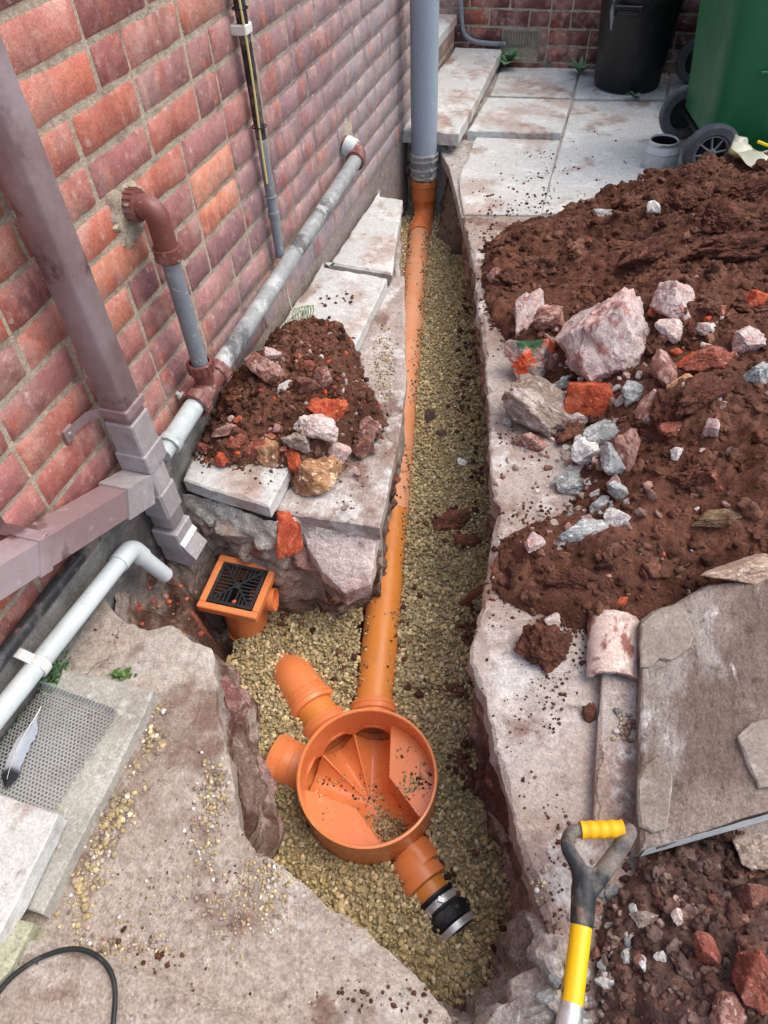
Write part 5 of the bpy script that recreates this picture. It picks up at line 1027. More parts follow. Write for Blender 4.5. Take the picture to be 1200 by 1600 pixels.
# coupler at the outlet side, half buried
cc_ = thing('pipe_coupler', 'half buried orange coupler joined to a black rubber coupling with a steel band', 'pipe coupler', (-.09, .44, -.43))
k0 = at(643, 1338, -.372); k1 = at(712, 1440, -.372); kd = (k1-k0)/np.linalg.norm(k1-k0); k0[2] -= .052; k1[2] -= .03; KL = np.linalg.norm(k1-k0)
g = G(); g.lathe(k0-kd*.005, kd, [(.05, -.01), (.054, 0), (.054, KL*.24), (.062, KL*.25), (.062, KL*.40), (.050, KL*.41)], 44); ring(g, k0+kd*KL*.235, kd, .054, .003, .002, 44); g.build('orange_coupler', 'orange', cc_, ang=35)
g = G(); g.tube([k0+kd*KL*.38, k0+kd*KL*.66], .0465, 40); g.build('short_pipe', 'pipeorange', cc_)
g = G(); g.lathe(k0+kd*KL*.56, kd, [(.046, 0), (.0555, 0), (.0555, .006), (.051, .008), (.0505, KL*.20), (.058, KL*.23), (.059, KL*.40), (.054, KL*.43), (.052, KL*.44), (.052, KL*.52), (.047, KL*.53), (0, KL*.53)], 44); rb = g.build('rubber_sleeve', 'rubber', cc_, ang=35)
g = G(); ring(g, k0+kd*KL*(.56+.475), kd, .052, KL*.10, .0015, 44); g.build('steel_band', 'steel', rb)
g = G(); ring(g, k0+kd*KL*(.56+.12), kd, .0505, KL*.10, .0015, 44); q = k0+kd*KL*.68+A(0, 0, .053); g.box((-.008, -.006, -.004), (.008, .006, .008), .001, None, q); g.build('steel_band', 'steel', rb)

# ------------------------------------------------------------------ gully
gz = -.20; Pq = [at(*q, gz+dz) for q, dz in (((345, 867), .005), ((439, 885), .0), ((394, 966), -.012), ((304, 945), -.006))]
gc = sum(Pq)/4; ex_ = ((Pq[1]-Pq[0])+(Pq[2]-Pq[3]))/2; ey_ = ((Pq[0]-Pq[3])+(Pq[1]-Pq[2]))/2; sz = (np.linalg.norm(ex_)+np.linalg.norm(ey_))/2; ex_ /= np.linalg.norm(ex_); ey_ -= ex_*(ex_@ey_); ey_ /= np.linalg.norm(ey_); ez_ = np.cross(ex_, ey_); Mg = np.stack([ex_, ey_, ez_], 1); h = sz/2
gu = thing('gully', 'square orange drain gully with a black slotted grate, standing tilted in the gravel', 'gully', tuple(gc+A(0, 0, -.24)))
g = G(); w = .020
for lo, hi in (((-h, -h, -.028), (h, -h+w, 0)), ((-h, h-w, -.028), (h, h, 0)), ((-h, -h+w, -.028), (-h+w, h-w, 0)), ((h-w, -h+w, -.028), (h, h-w, 0))): g.box(lo, hi, .0025, Mg, gc)
g.build('frame', 'orange', gu, ang=30)
g = G(); bot = gc+A(-.010, .0, -.235); g.lathe(gc-ez_*.02, -ez_, [(h-.012, 0), (h-.014, .02), (.068, .06), (.066, .10)], 40); g.tube([gc-ez_*.11, (gc-ez_*.11+bot)/2, bot], [.0665, .062, .0575], 40); ring(g, bot+A(0, 0, .012), ZA, .0575, .02, .006, 40); g.build('body', 'orange', gu, ang=35)
g = G(); sdv = (at(432, 935, -.27)-(gc-ez_*.10)); sdv[2] = .004; sdv /= np.linalg.norm(sdv); g.lathe(gc-ez_*.075, sdv, [(.03, .03), (.030, .098), (.034, .1), (.034, .082), (.031, .08), (.031, .03)], 32); g.lathe(gc-ez_*.075, sdv, [(0, .085), (.030, .085)], 32); g.build('side_inlet', 'orange', gu, ang=35)
g = G(); hh = h-w-.002; b_ = .009
for lo, hi in (((-hh, -hh, -.010), (hh, -hh+b_, .002)), ((-hh, hh-b_, -.010), (hh, hh, .002)), ((-hh, -hh+b_, -.010), (-hh+b_, hh-b_, .002)), ((hh-b_, -hh+b_, -.010), (hh, hh-b_, .002))): g.box(lo, hi, .001, Mg, gc)
for s1 in (-1, 1):
    for s2 in (-1, 1):
        ca_ = math.cos(math.pi/4); L_ = (hh-b_)*1.40; g.box((0, -.0028, -.009), (L_, .0028, .0015), .0008, Mg@np.array([[s1*ca_, -s2*ca_, 0], [s2*ca_, s1*ca_, 0], [0, 0, 1]]), gc)
nbar = 9; inn = hh-b_
for k in range(-nbar//2+1, nbar//2+1):
    t = k*inn*2/(nbar+1.0); 
    for s_ in (-1, 1):
        g.box((min(s_*abs(t), s_*inn), t-.0023, -.008), (max(s_*abs(t), s_*inn), t+.0023, .0), .0005, Mg, gc)
        if k: g.box((t-.0023, min(s_*abs(t), s_*inn), -.0085), (t+.0023, max(s_*abs(t), s_*inn), -.0005), .0005, Mg, gc)
g.lathe(gc-ez_*.009, ez_, [(.011, 0), (.011, .011), (0, .0112)], 20); g.build('grate', 'black', gu, ang=30)
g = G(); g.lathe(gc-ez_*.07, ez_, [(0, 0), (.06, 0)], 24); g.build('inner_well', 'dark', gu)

# ------------------------------------------------------------------ leaning flagstone, strip, clay half pipe
Sp = {}
cor = [((1003, 1326), .085), ((1000, 968), .075), ((1105, 912), .12), ((1200, 1268), .155)]
Pp = np.array([at(*q, z) for q, z in cor]); co = np.linalg.lstsq(np.c_[Pp[:, :2], np.ones(4)], Pp[:, 2], rcond=None)[0]
def onslab(u, v, dz=0):
    d = ray(u, v); t = (co[0]*CAM[0]+co[1]*CAM[1]+co[2]+dz-CAM[2])/(d[2]-co[0]*d[0]-co[1]*d[1]); return CAM+d*t
zf = lambda x, y: co[0]*x+co[1]*y+co[2]
fs = thing('leaning_flagstone', 'large broken brown grey flagstone resting on the soil at the right', 'flagstone', tuple(onslab(1003, 1326)-A(0, 0, .06)))
g = G(); slab(g, [onslab(*q) for q in [(1003, 1326), (1002, 1150), (1001, 968), (1020, 952), (1055, 940), (1078, 926), (1108, 911), (1150, 908), (1200, 903), (1300, 915), (1400, 1000), (1420, 1190), (1200, 1266), (1100, 1298)]], 0, .045, .003, .015, .003, zf=zf, seed=61, chip=.006)
o = g.build('stone', 'slabbrown', fs, ang=25)
def flake(pts, th, seed, mat='slabflake'):
    g = G(); slab(g, [onslab(*q, th) for q in pts], 0, th+.001, .004, .01, .003, zf=lambda x, y: zf(x, y)+th, seed=seed); g.build('raised_flake', mat, fs, ang=25)
flake([(1003, 1040), (1003, 975), (1022, 955), (1060, 942), (1074, 950), (1076, 968), (1087, 990), (1078, 1012), (1060, 1024), (1048, 1030), (1030, 1028), (1016, 1040)], .008, 62)
flake([(1000, 1290), (998, 1215), (1004, 1198), (1025, 1184), (1042, 1188), (1050, 1215), (1048, 1260), (1040, 1295), (1020, 1300)], .008, 63)
flake([(1152, 1150), (1175, 1130), (1215, 1120), (1250, 1150), (1230, 1225), (1186, 1230), (1170, 1200)], .010, 64)
g = G(); a, b = onslab(1007, 1324, -.004), onslab(1200, 1268, -.004); dd = (b-a); nrm = np.cross(dd, ZA); nrm /= np.linalg.norm(nrm); a2 = a+nrm*.004; b2 = a2+dd*1.1
N_ = 40; V = []
for k in range(N_): t = k/(N_-1); q = a2+(b2-a2)*t; V += [q+A(0, 0, .002+.003*vn(A(t*30, 0, 0), 1)), q+A(0, 0, -.041)]
g.add(V, [(2*i, 2*i+2, 2*i+3, 2*i+1) for i in range(N_-1)]); g.build('cut_edge', 'slabedge', fs)
# orange brown stone behind
o = mkrock(A(*onslab(1170, 890, -.0)), .12, .035, .05, math.radians(14), 600, [c(186, 160, 138), c(168, 142, 122), c(200, 180, 160)], 5, 9, .06, 'rock', 'stone'); tag(o, 'sandy orange stone showing behind the top edge of the big flagstone', 'stone')
# narrow stone strip
g = G(); slab(g, [at(*q, .03)[:2] for q in [(928, 1290), (932, 1180), (942, 1050), (945, 1010), (1000, 1010), (1000, 1060), (999, 1180), (998, 1290)]], .03, .032, .003, .015, .003, seed=66, chip=.008); tag(g.build('stone_strip', 'concrete_white', ang=25), 'narrow pale stone strip between the bare concrete and the big flagstone', 'stone strip')
n_ = []
for (u, v, su, sv, n) in [(720, 1185, 10, 10, 70), (738, 1215, 7, 10, 60), (715, 1075, 14, 8, 60), (740, 990, 12, 18, 90), (752, 1010, 6, 30, 60), (700, 815, 18, 8, 120), (728, 845, 12, 5, 70), (730, 560, 8, 40, 90), (722, 640, 10, 40, 70), (735, 470, 6, 30, 70), (728, 380, 6, 20, 80), (745, 700, 6, 40, 70), (470, 920, 30, 8, 110), (440, 960, 30, 16, 40), (800, 1480, 14, 20, 90), (690, 1380, 30, 30, 40), (520, 1010, 60, 50, 50), (640, 1000, 20, 60, 30)]:
    for k in range(n):
        q = at(u+rng.normal()*su, v+rng.normal()*sv, -.385); q[2] = float(grav_z(q[0], q[1]))+.009; n_.append(q)
n_ = np.array(n_); V, F, C = lumps(n_, .002+.011*rng.random(len(n_))**2.5, 2, .3, SP, (.5, 1.1), 4, .6); tag(npmesh('soil_crumbs', V, F, 'soil', C), 'dark soil crumbs dropped onto the gravel along the trench', 'crumbs', kind='stuff')
crumbs('stone_chips', 'grey and yellow stone chips piled on the narrow stone strip', [(975, 1110, 9, 26, 110, .003, .011, .03), (985, 1090, 6, 16, 40, .003, .009, .03)], [c(176, 170, 166), c(150, 144, 142), c(206, 196, 140), c(196, 190, 186)], 'rock', 'stone chips')
# clay half pipe
ta = (at(919, 1062, .035)+at(1004, 1058, .035))/2; tb = (at(921, 962, .035)+at(1000, 966, .035))/2; rad = np.linalg.norm(at(919, 1062, .035)-at(1004, 1058, .035))/2; td_ = (tb-ta)/np.linalg.norm(tb-ta); sd_ = np.cross(td_, ZA)
g = G(); n = 20; V = []; ax2 = [ta+(tb-ta)*t for t in np.linspace(0, 1, 9)]
for i, q in enumerate(ax2):
    for rr_, dz in ((rad, 0), (rad-.011, 0)):
        for k in range(n+1): a = math.pi*(.02+.96*k/n); V.append(q+sd_*math.cos(a)*rr_+ZA*(math.sin(a)*rr_*.75-.016)+td_*.0012*math.sin(k*1.9)*(i in (0, 8)))
m_ = n+1; F = []
for i in range(8):
    for k in range(n): a0 = i*2*m_+k; F.append((a0, a0+1, a0+2*m_+1, a0+2*m_)); a1_ = a0+m_; F.append((a1_, a1_+2*m_, a1_+2*m_+1, a1_+1))
    for k in (0, n): a0 = i*2*m_+k; F.append((a0, a0+2*m_, a0+3*m_, a0+m_))
for i in (0, 8):
    for k in range(n): a0 = i*2*m_+k; F.append((a0, a0+m_, a0+m_+1, a0+1))
g.add(V, F); tag(g.build('clay_half_pipe', 'clay', ang=40), 'broken half round clay pipe lying at the top of the narrow stone strip', 'clay pipe')

# ------------------------------------------------------------------ spade handle
hz = .13
sh_ = thing('spade', 'garden spade with yellow shaft, black handle yoke and yellow grip lying on the soil', 'spade', tuple(at(905, 1500, .03)))
gl, gr_ = at(907, 1297, hz), at(973, 1295, hz); gm = (gl+gr_)/2; gd = (gr_-gl)/np.linalg.norm(gr_-gl)
g = G(); pts = [gl+(gr_-gl)*t for t in np.linspace(0, 1, 25)]; g.tube(pts, [.0142+.0009*math.cos(t*2*math.pi*4) for t in np.linspace(0, 1, 25)], 24); g.build('grip', 'yellowgrip', sh_, ang=60)
j0 = at(914, 1366, .115); j1 = at(909, 1445, .105); s1_ = at(893, 1572, .095); s2_ = at(884, 1640, .088); sd2 = (s2_-s1_)/np.linalg.norm(s2_-s1_)
g = G(); up = A(0, 0, 1)
la_ = fillet([gl+gd*.004, gl-gd*.016+(j0-gm)*.03, gl-gd*.014+(j0-gm)*.35, j0-gd*.012+(j0-gm)*-.12, j0+(j1-j0)*.35], .05, 8); g.tube(la_, np.interp(np.linspace(0, 1, len(la_)), [0, .2, .6, 1], [.0115, .0115, .012, .016]), 18)
ra_ = fillet([gr_-gd*.004, gr_+gd*.014+(j0-gm)*.03, gr_+gd*.008+(j0-gm)*.42, j0+gd*.028, j0+(j1-j0)*.45], .05, 8); g.tube(ra_, np.interp(np.linspace(0, 1, len(ra_)), [0, .2, .6, 1], [.0115, .0135, .0145, .016]), 18)
g.tube([j0-(j1-j0)*.15, j0+(j1-j0)*.3, j1, j1+(j1-j0)*.05], [.017, .0205, .0185, .0165], 24)
ym = g.build('yoke', 'blackdusty', sh_, ang=60); md = ym.modifiers.new('weld', 'REMESH'); md.mode = 'VOXEL'; md.voxel_size = .0022; md.use_smooth_shade = True; md = ym.modifiers.new('soften', 'SMOOTH'); md.iterations = 8
g = G(); g.tube([j1-(j1-j0)*.05, j1+(s1_-j1)*.5, s1_], [.0165, .0165, .0165], 28); g.build('shaft', 'yellow', sh_)
g = G(); g.tube([s1_-sd2*.004, s1_+sd2*.02, s2_], [.0172, .0195, .0195], 28); g.build('steel_collar', 'steel', sh_)
g = G(); q0 = s2_; bl = q0+sd2*.30; g.tube([q0, q0+sd2*.12], [.019, .017], 20); sdv2 = np.cross(sd2, ZA)
V = []
for t in np.linspace(0, 1, 8):
    for s_ in np.linspace(-1, 1, 9): V.append(q0+sd2*(.10+.27*t)+sdv2*s_*.09+ZA*(.012*s_*s_-.035*t))
g.add(V, [(i*9+k, i*9+k+1, (i+1)*9+k+1, (i+1)*9+k) for i in range(7) for k in range(8)]); g.build('blade', 'steel', sh_)

# ------------------------------------------------------------------ bins, tin, bag on the far patio
bb = thing('dustbin', 'black round plastic dustbin with pale paint streaks, against the far wall', 'dustbin', (0, 4.60, 0))
bx, by = float((at(925, 132)+at(1031, 130))[0]/2), 4.60; rbm = .178; rt = .208; ztop = .445
g = G(); g.lathe((bx, by, .002), ZA, [(0, 0), (rbm-.02, 0), (rbm-.004, .006), (rbm, .02), (rbm+.012, .2), (rt, ztop-.03), (rt+.012, ztop-.028), (rt+.014, ztop), (rt-.004, ztop+.002), (rt-.012, ztop-.1), (rbm-.01, .02), (0, .018)], 64); g.build('body', 'binblack', bb, ang=35)
q = aty(984, 4, 4.38); g = G(); g.box((q[0]-.07, by-rt-.03, ztop-.048), (q[0]+.07, by-rt+.02, ztop-.026), .004); g.box((q[0]-.07, by-rt-.03, ztop-.07), (q[0]-.055, by-rt+.02, ztop-.045), .003); g.box((q[0]+.055, by-rt-.03, ztop-.07), (q[0]+.07, by-rt+.02, ztop-.045), .003); g.box((q[0]-.055, by-rt-.03, ztop-.07), (q[0]+.055, by-rt-.022, ztop-.06), .003); g.build('handle', 'binblack', bb, ang=30)

def wheelie():
    w1, w2 = at(1110, 238, .115), at(1070, 176, .115); ax = (w2-w1)/np.linalg.norm(w2-w1); sd = A(ax[1], -ax[0], 0)
    t = thing('wheelie_bin', 'green wheelie bin with grey wheels standing behind the soil heap', 'wheelie bin', (w1[0], w1[1], 0)); N = 40
    o0 = (w1+w2)/2*A(1, 1, 0)+sd*.29; rows = []
    for z, hx, hy, so in ((.03, .235, .19, 0), (.10, .245, .20, -.004), (.16, .285, .235, -.03), (.30, .295, .243, -.035), (.6, .315, .26, -.05), (.94, .335, .275, -.065), (1.0, .345, .285, -.07), (1.03, .35, .29, -.07)):
        r_ = []
        for k in range(N):
            a = 2*math.pi*(k+.5)/N; cx_, sx_ = math.cos(a), math.sin(a); e = .22; px_ = math.copysign(abs(cx_)**e, cx_)*hx; py_ = math.copysign(abs(sx_)**e, sx_)*hy
            r_.append(o0+sd*(px_+so)+ax*py_+A(0, 0, z))
        rows += r_
    g = G(); n = 8; g.add(rows, [(i*N+k, i*N+(k+1) % N, (i+1)*N+(k+1) % N, (i+1)*N+k) for i in range(n-1) for k in range(N)]+[tuple(range(N)), tuple((n-1)*N+k for k in range(N))]); g.build('body', 'green', t, ang=30)
    g = G(); Mx = np.stack([sd, ax, ZA], 1); g.box((-.37, -.29, 1.03), (.30, .29, 1.055), .01, Mx, o0); g.build('lid', 'green', t, ang=30)
    for zz in (.12, .42): g = G(); g.box((-.20, -.272, .30), (.20, -.262, .31), .002, Mx, o0+A(0, 0, zz)); g.build('side_rib', 'green', t, ang=30)
    g = G(); g.tube([w1, w2], .011, 14); g.build('axle', 'black', t)
    for q, sg in ((w1, -1), (w2, 1)):
        n_ = ax*sg; R_ = .117
        wh = G(); wh.lathe(q, n_, [(.072, -.022), (R_-.012, -.022), (R_-.002, -.014), (R_, 0), (R_-.002, .014), (R_-.012, .022), (.078, .023), (.072, .018), (.068, .0)], 56); wo_ = wh.build('wheel', 'tyre', t, ang=35)
        g = G(); g.lathe(q, n_, [(.070, -.018), (.072, .016), (.066, .017), (.062, .004), (.060, -.004)], 48); g.lathe(q, n_, [(0, .02), (.014, .02), (.018, .016), (.018, -.01)], 24)
        e1 = np.cross(n_, ZA); e1 /= np.linalg.norm(e1); e2 = np.cross(n_, e1)
        for k in range(8): a = k*math.pi/4+.2; dd_ = e1*math.cos(a)+e2*math.sin(a); g.tube([q+dd_*.014+n_*.012, q+dd_*.066+n_*.008], .0045, 8)
        g.build('rim', 'tyreedge', wo_, ang=35)
        g = G(); g.lathe(q, n_, [(0, -.006), (.066, -.006)], 40); g.build('hub_disc', 'black', wo_)
    return t
t1 = wheelie()
def copy_tree(o, parent=None):
    n = o.copy(); COL.objects.link(n); n.parent = parent
    for chd in list(o.children): copy_tree(chd, n)
    return n
t2 = copy_tree(t1); t2.location = (t1.location.x+.045, t1.location.y+.80, 0); t2.rotation_euler = (0, 0, math.radians(-2)); t2['label'] = 'second wheelie bin farther back, only a dark wheel showing behind the green bin'
t1['group'] = t2['group'] = 'wheelie bins on the far patio'
# tin
q = (at(1000, 262)+at(1057, 262))/2+A(0, .03, 0)
tn = thing('metal_tin', 'open round grey metal pot with a dark inside, between soil heap and patio', 'tin', tuple(q)); R_ = .079
zt = .10
g = G(); g.lathe(q, ZA, [(R_-.004, 0), (R_, .004), (R_, .055), (R_-.003, .062), (R_-.001, .068), (R_-.010, .085), (R_-.016, .092), (R_-.015, .108), (R_-.018, .112), (R_-.021, .108), (R_-.022, .09), (R_-.01, .05), (R_-.01, .01), (0, .008)], 56); g.build('body', 'palepipe', tn, ang=35)
g = G(); ring(g, q+A(0, 0, .103), ZA, R_-.016, .012, .0015, 56); g.build('rim_band', 'steel', tn)
g = G(); g.lathe(q, ZA, [(0, .03), (R_-.012, .03), (R_-.0125, .06), (R_-.024, .092), (R_-.0235, .106)], 40); g.build('dark_lining', 'dark', tn)  # near-black inner surface of the pot
# plastic bag
bgd = at(1180, 262, .12); n = 26; V = []
for i in range(n):
    for j in range(n):
        u, v = i/(n-1), j/(n-1); base = aty(1142+66*u+74*v*u, 222+20*u+(74*u+14)*v-8*math.sin(u*3), 3.24-.22*v-.05*u)+A(0, -.03, .012)*math.sin(u*9+v*5)+A(0, 0, .008)*math.sin(v*17+u*4)
        V.append(base+A(.012, .03, .02)*fbm(A(u*4, v*4, 3), 2, 200)*.9)
g = G(); g.add(V, [(i*n+j, i*n+j+1, (i+1)*n+j+1, (i+1)*n+j) for i in range(n-1) for j in range(n-1)]); bag = thing('plastic_bag', 'crumpled clear yellowish plastic bag on the soil by the green bin', 'plastic bag', tuple(bgd))
o = g.build('sheet', 'plastic', bag, ang=80); sm = o.modifiers.new('thick', 'SOLIDIFY'); sm.thickness = .0015
g = G(); g.tube([aty(1184, 221, 3.2), aty(1194, 225, 3.19), aty(1206, 230, 3.18), aty(1230, 240, 3.16)], .006, 8); g.build('drawstring', 'yellowtie', bag)
# second scrap of bag at the right edge
V = []
for i in range(12):
    for j in range(12):
        u, v = i/11, j/11; p0 = hit(1196, 425); V.append(p0+CR*(.0+.06*u)+CU*(.035-.07*v+.01*u)+CW*(-.02)+A(.0, .01, .012)*fbm(A(u*4, v*4, 9), 3, 210))
g = G(); g.add(V, [(i*12+j, i*12+j+1, (i+1)*12+j+1, (i+1)*12+j) for i in range(11) for j in range(11)]); o = g.build('plastic_scrap', 'plastic', ang=80); tag(o, 'scrap of clear plastic sheet at the right edge of the soil heap', 'plastic scrap'); o.modifiers.new('t', 'SOLIDIFY').thickness = .0015
# small pipe on the far wall
g = G(); y_ = YB-.022; pts = [aty(718, -60, y_), aty(720, 0, y_), aty(722, 40, y_), aty(726, 56, y_), aty(740, 65, y_), aty(765, 68, y_), aty(790, 69, y_)]; g.tube(fillet(pts, .05, 6), .013, 16); tag(g.build('small_pipe', 'greypipe'), 'thin grey pipe bending along the far wall into the air brick', 'pipe')
g = G(); g.tube([aty(1030, 96, YB-.01), aty(1050, 97, YB-.012), aty(1075, 92, YB-.012), aty(1110, 80, YB-.012)], .005, 8); tag(g.build('wall_cable', 'greypipe'), 'thin pale cable on the far wall between the two bins', 'cable')

# ------------------------------------------------------------------ plants
def leafmesh(g, org, d, L, wdt, droop=.3, fold=.15):
    d = A(*d)/np.linalg.norm(d); s = np.cross(d, ZA); s = s/max(np.linalg.norm(s), 1e-6); V = []; n = 7
    for i in range(n):
        t = i/(n-1); wv = wdt*math.sin(math.pi*min(1, t*.93+.05))**.8; q = A(*org)+d*L*t+ZA*(-droop*L*t*t)
        V += [q-s*wv+ZA*fold*wv, q, q+s*wv+ZA*fold*wv]
    g.add(V, [(3*i+k, 3*i+k+1, 3*i+k+4, 3*i+k+3) for i in range(n-1) for k in (0, 1)])
def plant(label, org, n, L, wdt, el=(.3, .9), seed=0, name='weed'):
    r = np.random.default_rng(seed); g = G()
    for k in range(n):
        a = 2*math.pi*k/n+r.normal()*.35; e = r.uniform(*el); leafmesh(g, A(*org)+A(0, 0, .004), (math.cos(a)*math.cos(e), math.sin(a)*math.cos(e), math.sin(e)), L*r.uniform(.65, 1.1), wdt*r.uniform(.7, 1.1), r.uniform(.2, .5))
    return tag(g.build(name, 'plant', smooth=True, ang=60), label, 'weed', 'weeds in the far patio')
q = A(-.70, 4.79, .03); plant('broad leaved weed at the end of the raised step slab', q, 10, .12, .042, (.3, 1.2), 1)
plant('spiky weed growing in the paving joint left of the black dustbin', at(905, 116), 12, .12, .014, (.4, 1.3), 2)
plant('tiny weed at the foot of the far wall between the two larger weeds', at(857, 103, .0), 7, .06, .020, (.3, 1.1), 3)
plant('small weed in the joint at the foot of the black dustbin', at(993, 155), 8, .065, .016, (.3, 1.0), 4)
def ground_cover(name, label, u, v, su, sv, n, z0, hgt, seed, pal):
    r = np.random.default_rng(seed); V = []; F = []; C = []; o = 0
    for k in range(n):
        q = at(u+r.normal()*su, v+r.normal()*sv, z0)
        if q[0] < -.975: q[0] = -.975+r.random()*.02
        q = q+A(0, 0, hgt*r.random()); R_ = r.uniform(.003, .0065); t = r.normal(size=3)*.45; e1 = np.cross(A(t[0], t[1], 1), A(1, 0, 0)); e1 /= np.linalg.norm(e1); e2 = np.cross(A(t[0], t[1], 1), e1); e2 /= np.linalg.norm(e2)
        V.append(q); V += [q+(e1*math.cos(a)+e2*math.sin(a))*R_+A(0, 0, .001) for a in np.arange(7)*2*math.pi/7]; F += [(o, o+1+i, o+1+(i+1) % 7) for i in range(7)]; o += 8
        cc2 = np.array(pal[r.integers(len(pal))])*(1+.15*r.normal()); cc2[3] = 1; C += [cc2]*8
    return tag(npmesh(name, np.array(V), np.array(F), 'moss', np.array(C)), label, 'ground cover', kind='stuff')
GP = [c(88, 128, 84), c(112, 146, 106), c(70, 108, 66), c(130, 160, 120)]
ground_cover('ground_cover', 'tiny round leaved ground cover by the perforated sheet', 12, 1160, 26, 26, 520, .0, .035, 1, GP)
ground_cover('ground_cover', 'round leaved ground cover under the white pipe clip', 82, 1062, 10, 16, 130, .01, .035, 2, GP)
ground_cover('ground_cover', 'tuft of small green weed at the top corner of the concrete slab', 190, 1056, 7, 3, 60, .0, .010, 3, [c(84, 118, 60), c(100, 130, 76)])

# ------------------------------------------------------------------ lower left: slabs, perforated sheet, feather, cable
g = G(); SZ = .035; slab(g, [at(*q, SZ)[:2] for q in [(97, 1042), (240, 1078), (225, 1115), (150, 1260), (66, 1428), (22, 1412), (-60, 1330), (20, 1180)]], SZ, .045, .002, .02, .004, seed=71, chip=.007); tag(g.build('concrete_slab', 'greyslab', ang=25), 'grey concrete slab under the perforated sheet and feather', 'paving slab')
SZ2 = .085; g = G(); slab(g, [at(*q, SZ2)[:2] for q in [(-140, 1225), (2, 1241), (91, 1271), (78, 1302), (52, 1350), (2, 1452), (-60, 1530), (-200, 1450)]], SZ2, .042, .003, .02, .004, seed=72, chip=.012); tag(g.build('small_slab', 'flag', ang=25), 'white broken slab lying on the grey concrete slab at the left edge', 'paving slab')
g = G(); slab(g, [at(*q, .05)[:2] for q in [(-60, 1500), (4, 1432), (52, 1442), (12, 1515), (-60, 1590)]], .05, .05, .003, .02, .005, seed=73, chip=.01); tag(g.build('stone_block', 'blocky', ang=25), 'yellowish grey block sticking out below the white broken slab', 'block')
g = G(); slab(g, [at(*q, .03)[:2] for q in [(42, 1466), (150, 1490), (300, 1552), (430, 1612), (560, 1700), (200, 1900), (-200, 1700), (0, 1520)]], .03, .03, .003, .02, .005, seed=74, chip=.01); tag(g.build('paving_slab', 'concrete', ang=25), 'pinkish flag at the bottom left with a black cable lying on it', 'paving slab')
# perforated sheet
zp = SZ+.006; c00 = at(65, 1075, zp); c10 = at(182, 1118, zp); c01 = at(-55, 1235, zp); c11 = at(88, 1290, zp)
ux = (c10-c00); uy = (c01-c00); lx, ly = np.linalg.norm(ux), np.linalg.norm(uy); ux /= lx; uy -= ux*(uy@ux); uy /= np.linalg.norm(uy); ly += .03
ps = thing('perforated_sheet', 'bent perforated metal sheet full of round holes on the grey slab', 'perforated sheet', tuple(c00))
def perf(name, fn, lx, ly, pitch=.0082, hr=.0027):
    V = []; F = []; o = 0; dy = pitch*math.sqrt(3)/2; ny = int(ly/dy); nx_ = int(lx/pitch)
    for j in range(ny):
        for i in range(nx_):
            cx_ = (i+.5+(.5 if j % 2 else 0))*pitch; cy_ = (j+.5)*dy
            for k in range(6):
                a = math.pi/6+k*math.pi/3; V.append(fn(cx_+math.cos(a)*pitch/math.sqrt(3), cy_+math.sin(a)*pitch/math.sqrt(3)))
            for k in range(12): a = math.pi/6+k*math.pi/6; V.append(fn(cx_+math.cos(a)*hr, cy_+math.sin(a)*hr))
            for k in range(6):
                a, b = o+k, o+(k+1) % 6; h0, h1, h2 = o+6+2*k, o+6+(2*k+1) % 12, o+6+(2*k+2) % 12; F += [(a, h1, h0), (a, b, h1), (b, h2, h1)]
            o += 18
    g = G(); g.add(V, F); ob = g.build(name, 'mesh', ps, smooth=False); md = ob.modifiers.new('t', 'SOLIDIFY'); md.thickness = .0010; return ob
perf('sheet', lambda a, b: c00+ux*a+uy*b+A(0, 0, .002*math.sin(a*20)+.0015*math.sin(b*16)), lx, ly)
perf('folded_lip', lambda a, b: c00+ux*a-uy*(.002+b*.25)+A(0, 0, b*.9), lx, .022)
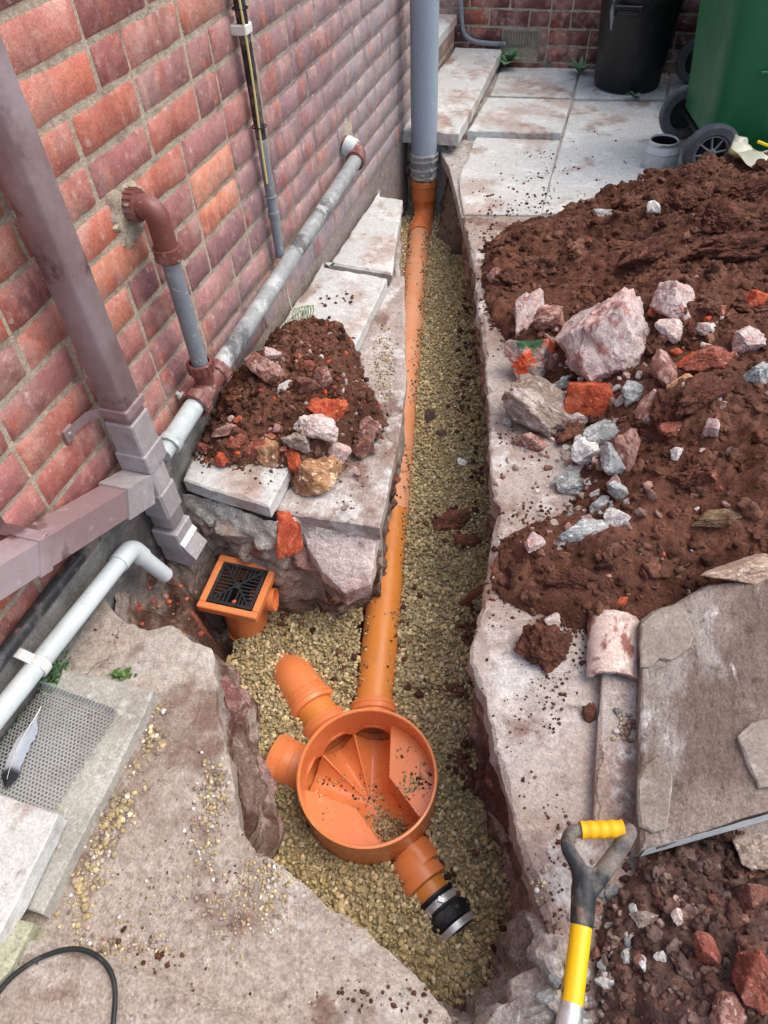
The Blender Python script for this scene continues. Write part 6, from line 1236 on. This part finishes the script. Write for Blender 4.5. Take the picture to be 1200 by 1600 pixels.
# feather
f0 = at(60, 1118, zp+.012); f1 = at(12, 1228, zp+.012); fd_ = f1-f0; FL = np.linalg.norm(fd_); fd_ /= FL; fsd = np.cross(fd_, ZA); ft = thing('feather', 'grey and white pigeon feather with a black tip on the perforated sheet', 'feather', tuple(f0))
g = G(); V = []; C = []; n = 40
for i in range(n):
    t = i/(n-1); wl = .019*sst(0, .22, t)*sst(1.04, .80, t)+.001; wr = .014*sst(.05, .3, t)*sst(1.04, .8, t)+.001
    bend = .010*math.sin(t*3)
    for s_, wv in ((-1, wl), (-.5, wl*.5), (0, 0), (.5, wr*.5), (1, wr)):
        ww = wv*(1 if s_ in (0, .5, -.5) else 1+.10*vn(A(i*.9, s_*5, 0), 3)); V.append(f0+fd_*(t*FL+abs(s_)*.006)+fsd*(math.copysign(ww, s_) if s_ else 0)+fsd*bend+A(0, 0, .004*(1-abs(s_))))
        cl_ = np.array(c(150, 158, 172))*(1-sst(.66, .82, t))+np.array(c(34, 36, 42))*sst(.66, .82, t); wh_ = sst(.5, .0, abs(t-.5))*.5 if s_ >= 0 else .1; cl_ = cl_*(1-wh_*(t < .75))+np.array(c(226, 228, 230))*wh_*(t < .75); cl_[3] = 1; C.append(cl_)
g.add(V, [(5*i+k, 5*i+k+1, 5*i+k+6, 5*i+k+5) for i in range(n-1) for k in range(4)]); g.C = [np.array(C)]; g.build('vane', 'feather', ft, ang=60)
g = G(); g.tube([f0-fd_*.018+A(0, 0, .004)]+[f0+fd_*t*FL+fsd*.010*math.sin(t*3)+A(0, 0, .0062) for t in np.linspace(0, .93, 14)], np.r_[.0011, np.linspace(.0012, .0004, 14)], 6); g.build('quill', 'whiteclip', ft)
# black cable loop
g = G(); zb = .037; L = [(-80, 1640), (-10, 1565), (0, 1545), (30, 1515), (70, 1492), (110, 1481), (140, 1486), (163, 1502), (177, 1525), (181, 1555), (177, 1600), (170, 1680)]
P_ = np.array([at(*q, zb) for q in L]); 
for it in range(3): P_ = np.concatenate([P_[:1], np.stack([.75*P_[:-1]+.25*P_[1:], .25*P_[:-1]+.75*P_[1:]], 1).reshape(-1, 3), P_[-1:]])
g.tube(P_, .0042, 10); tag(g.build('black_cable', 'cable'), 'black cable curving over the pinkish flag at the bottom left corner', 'cable')
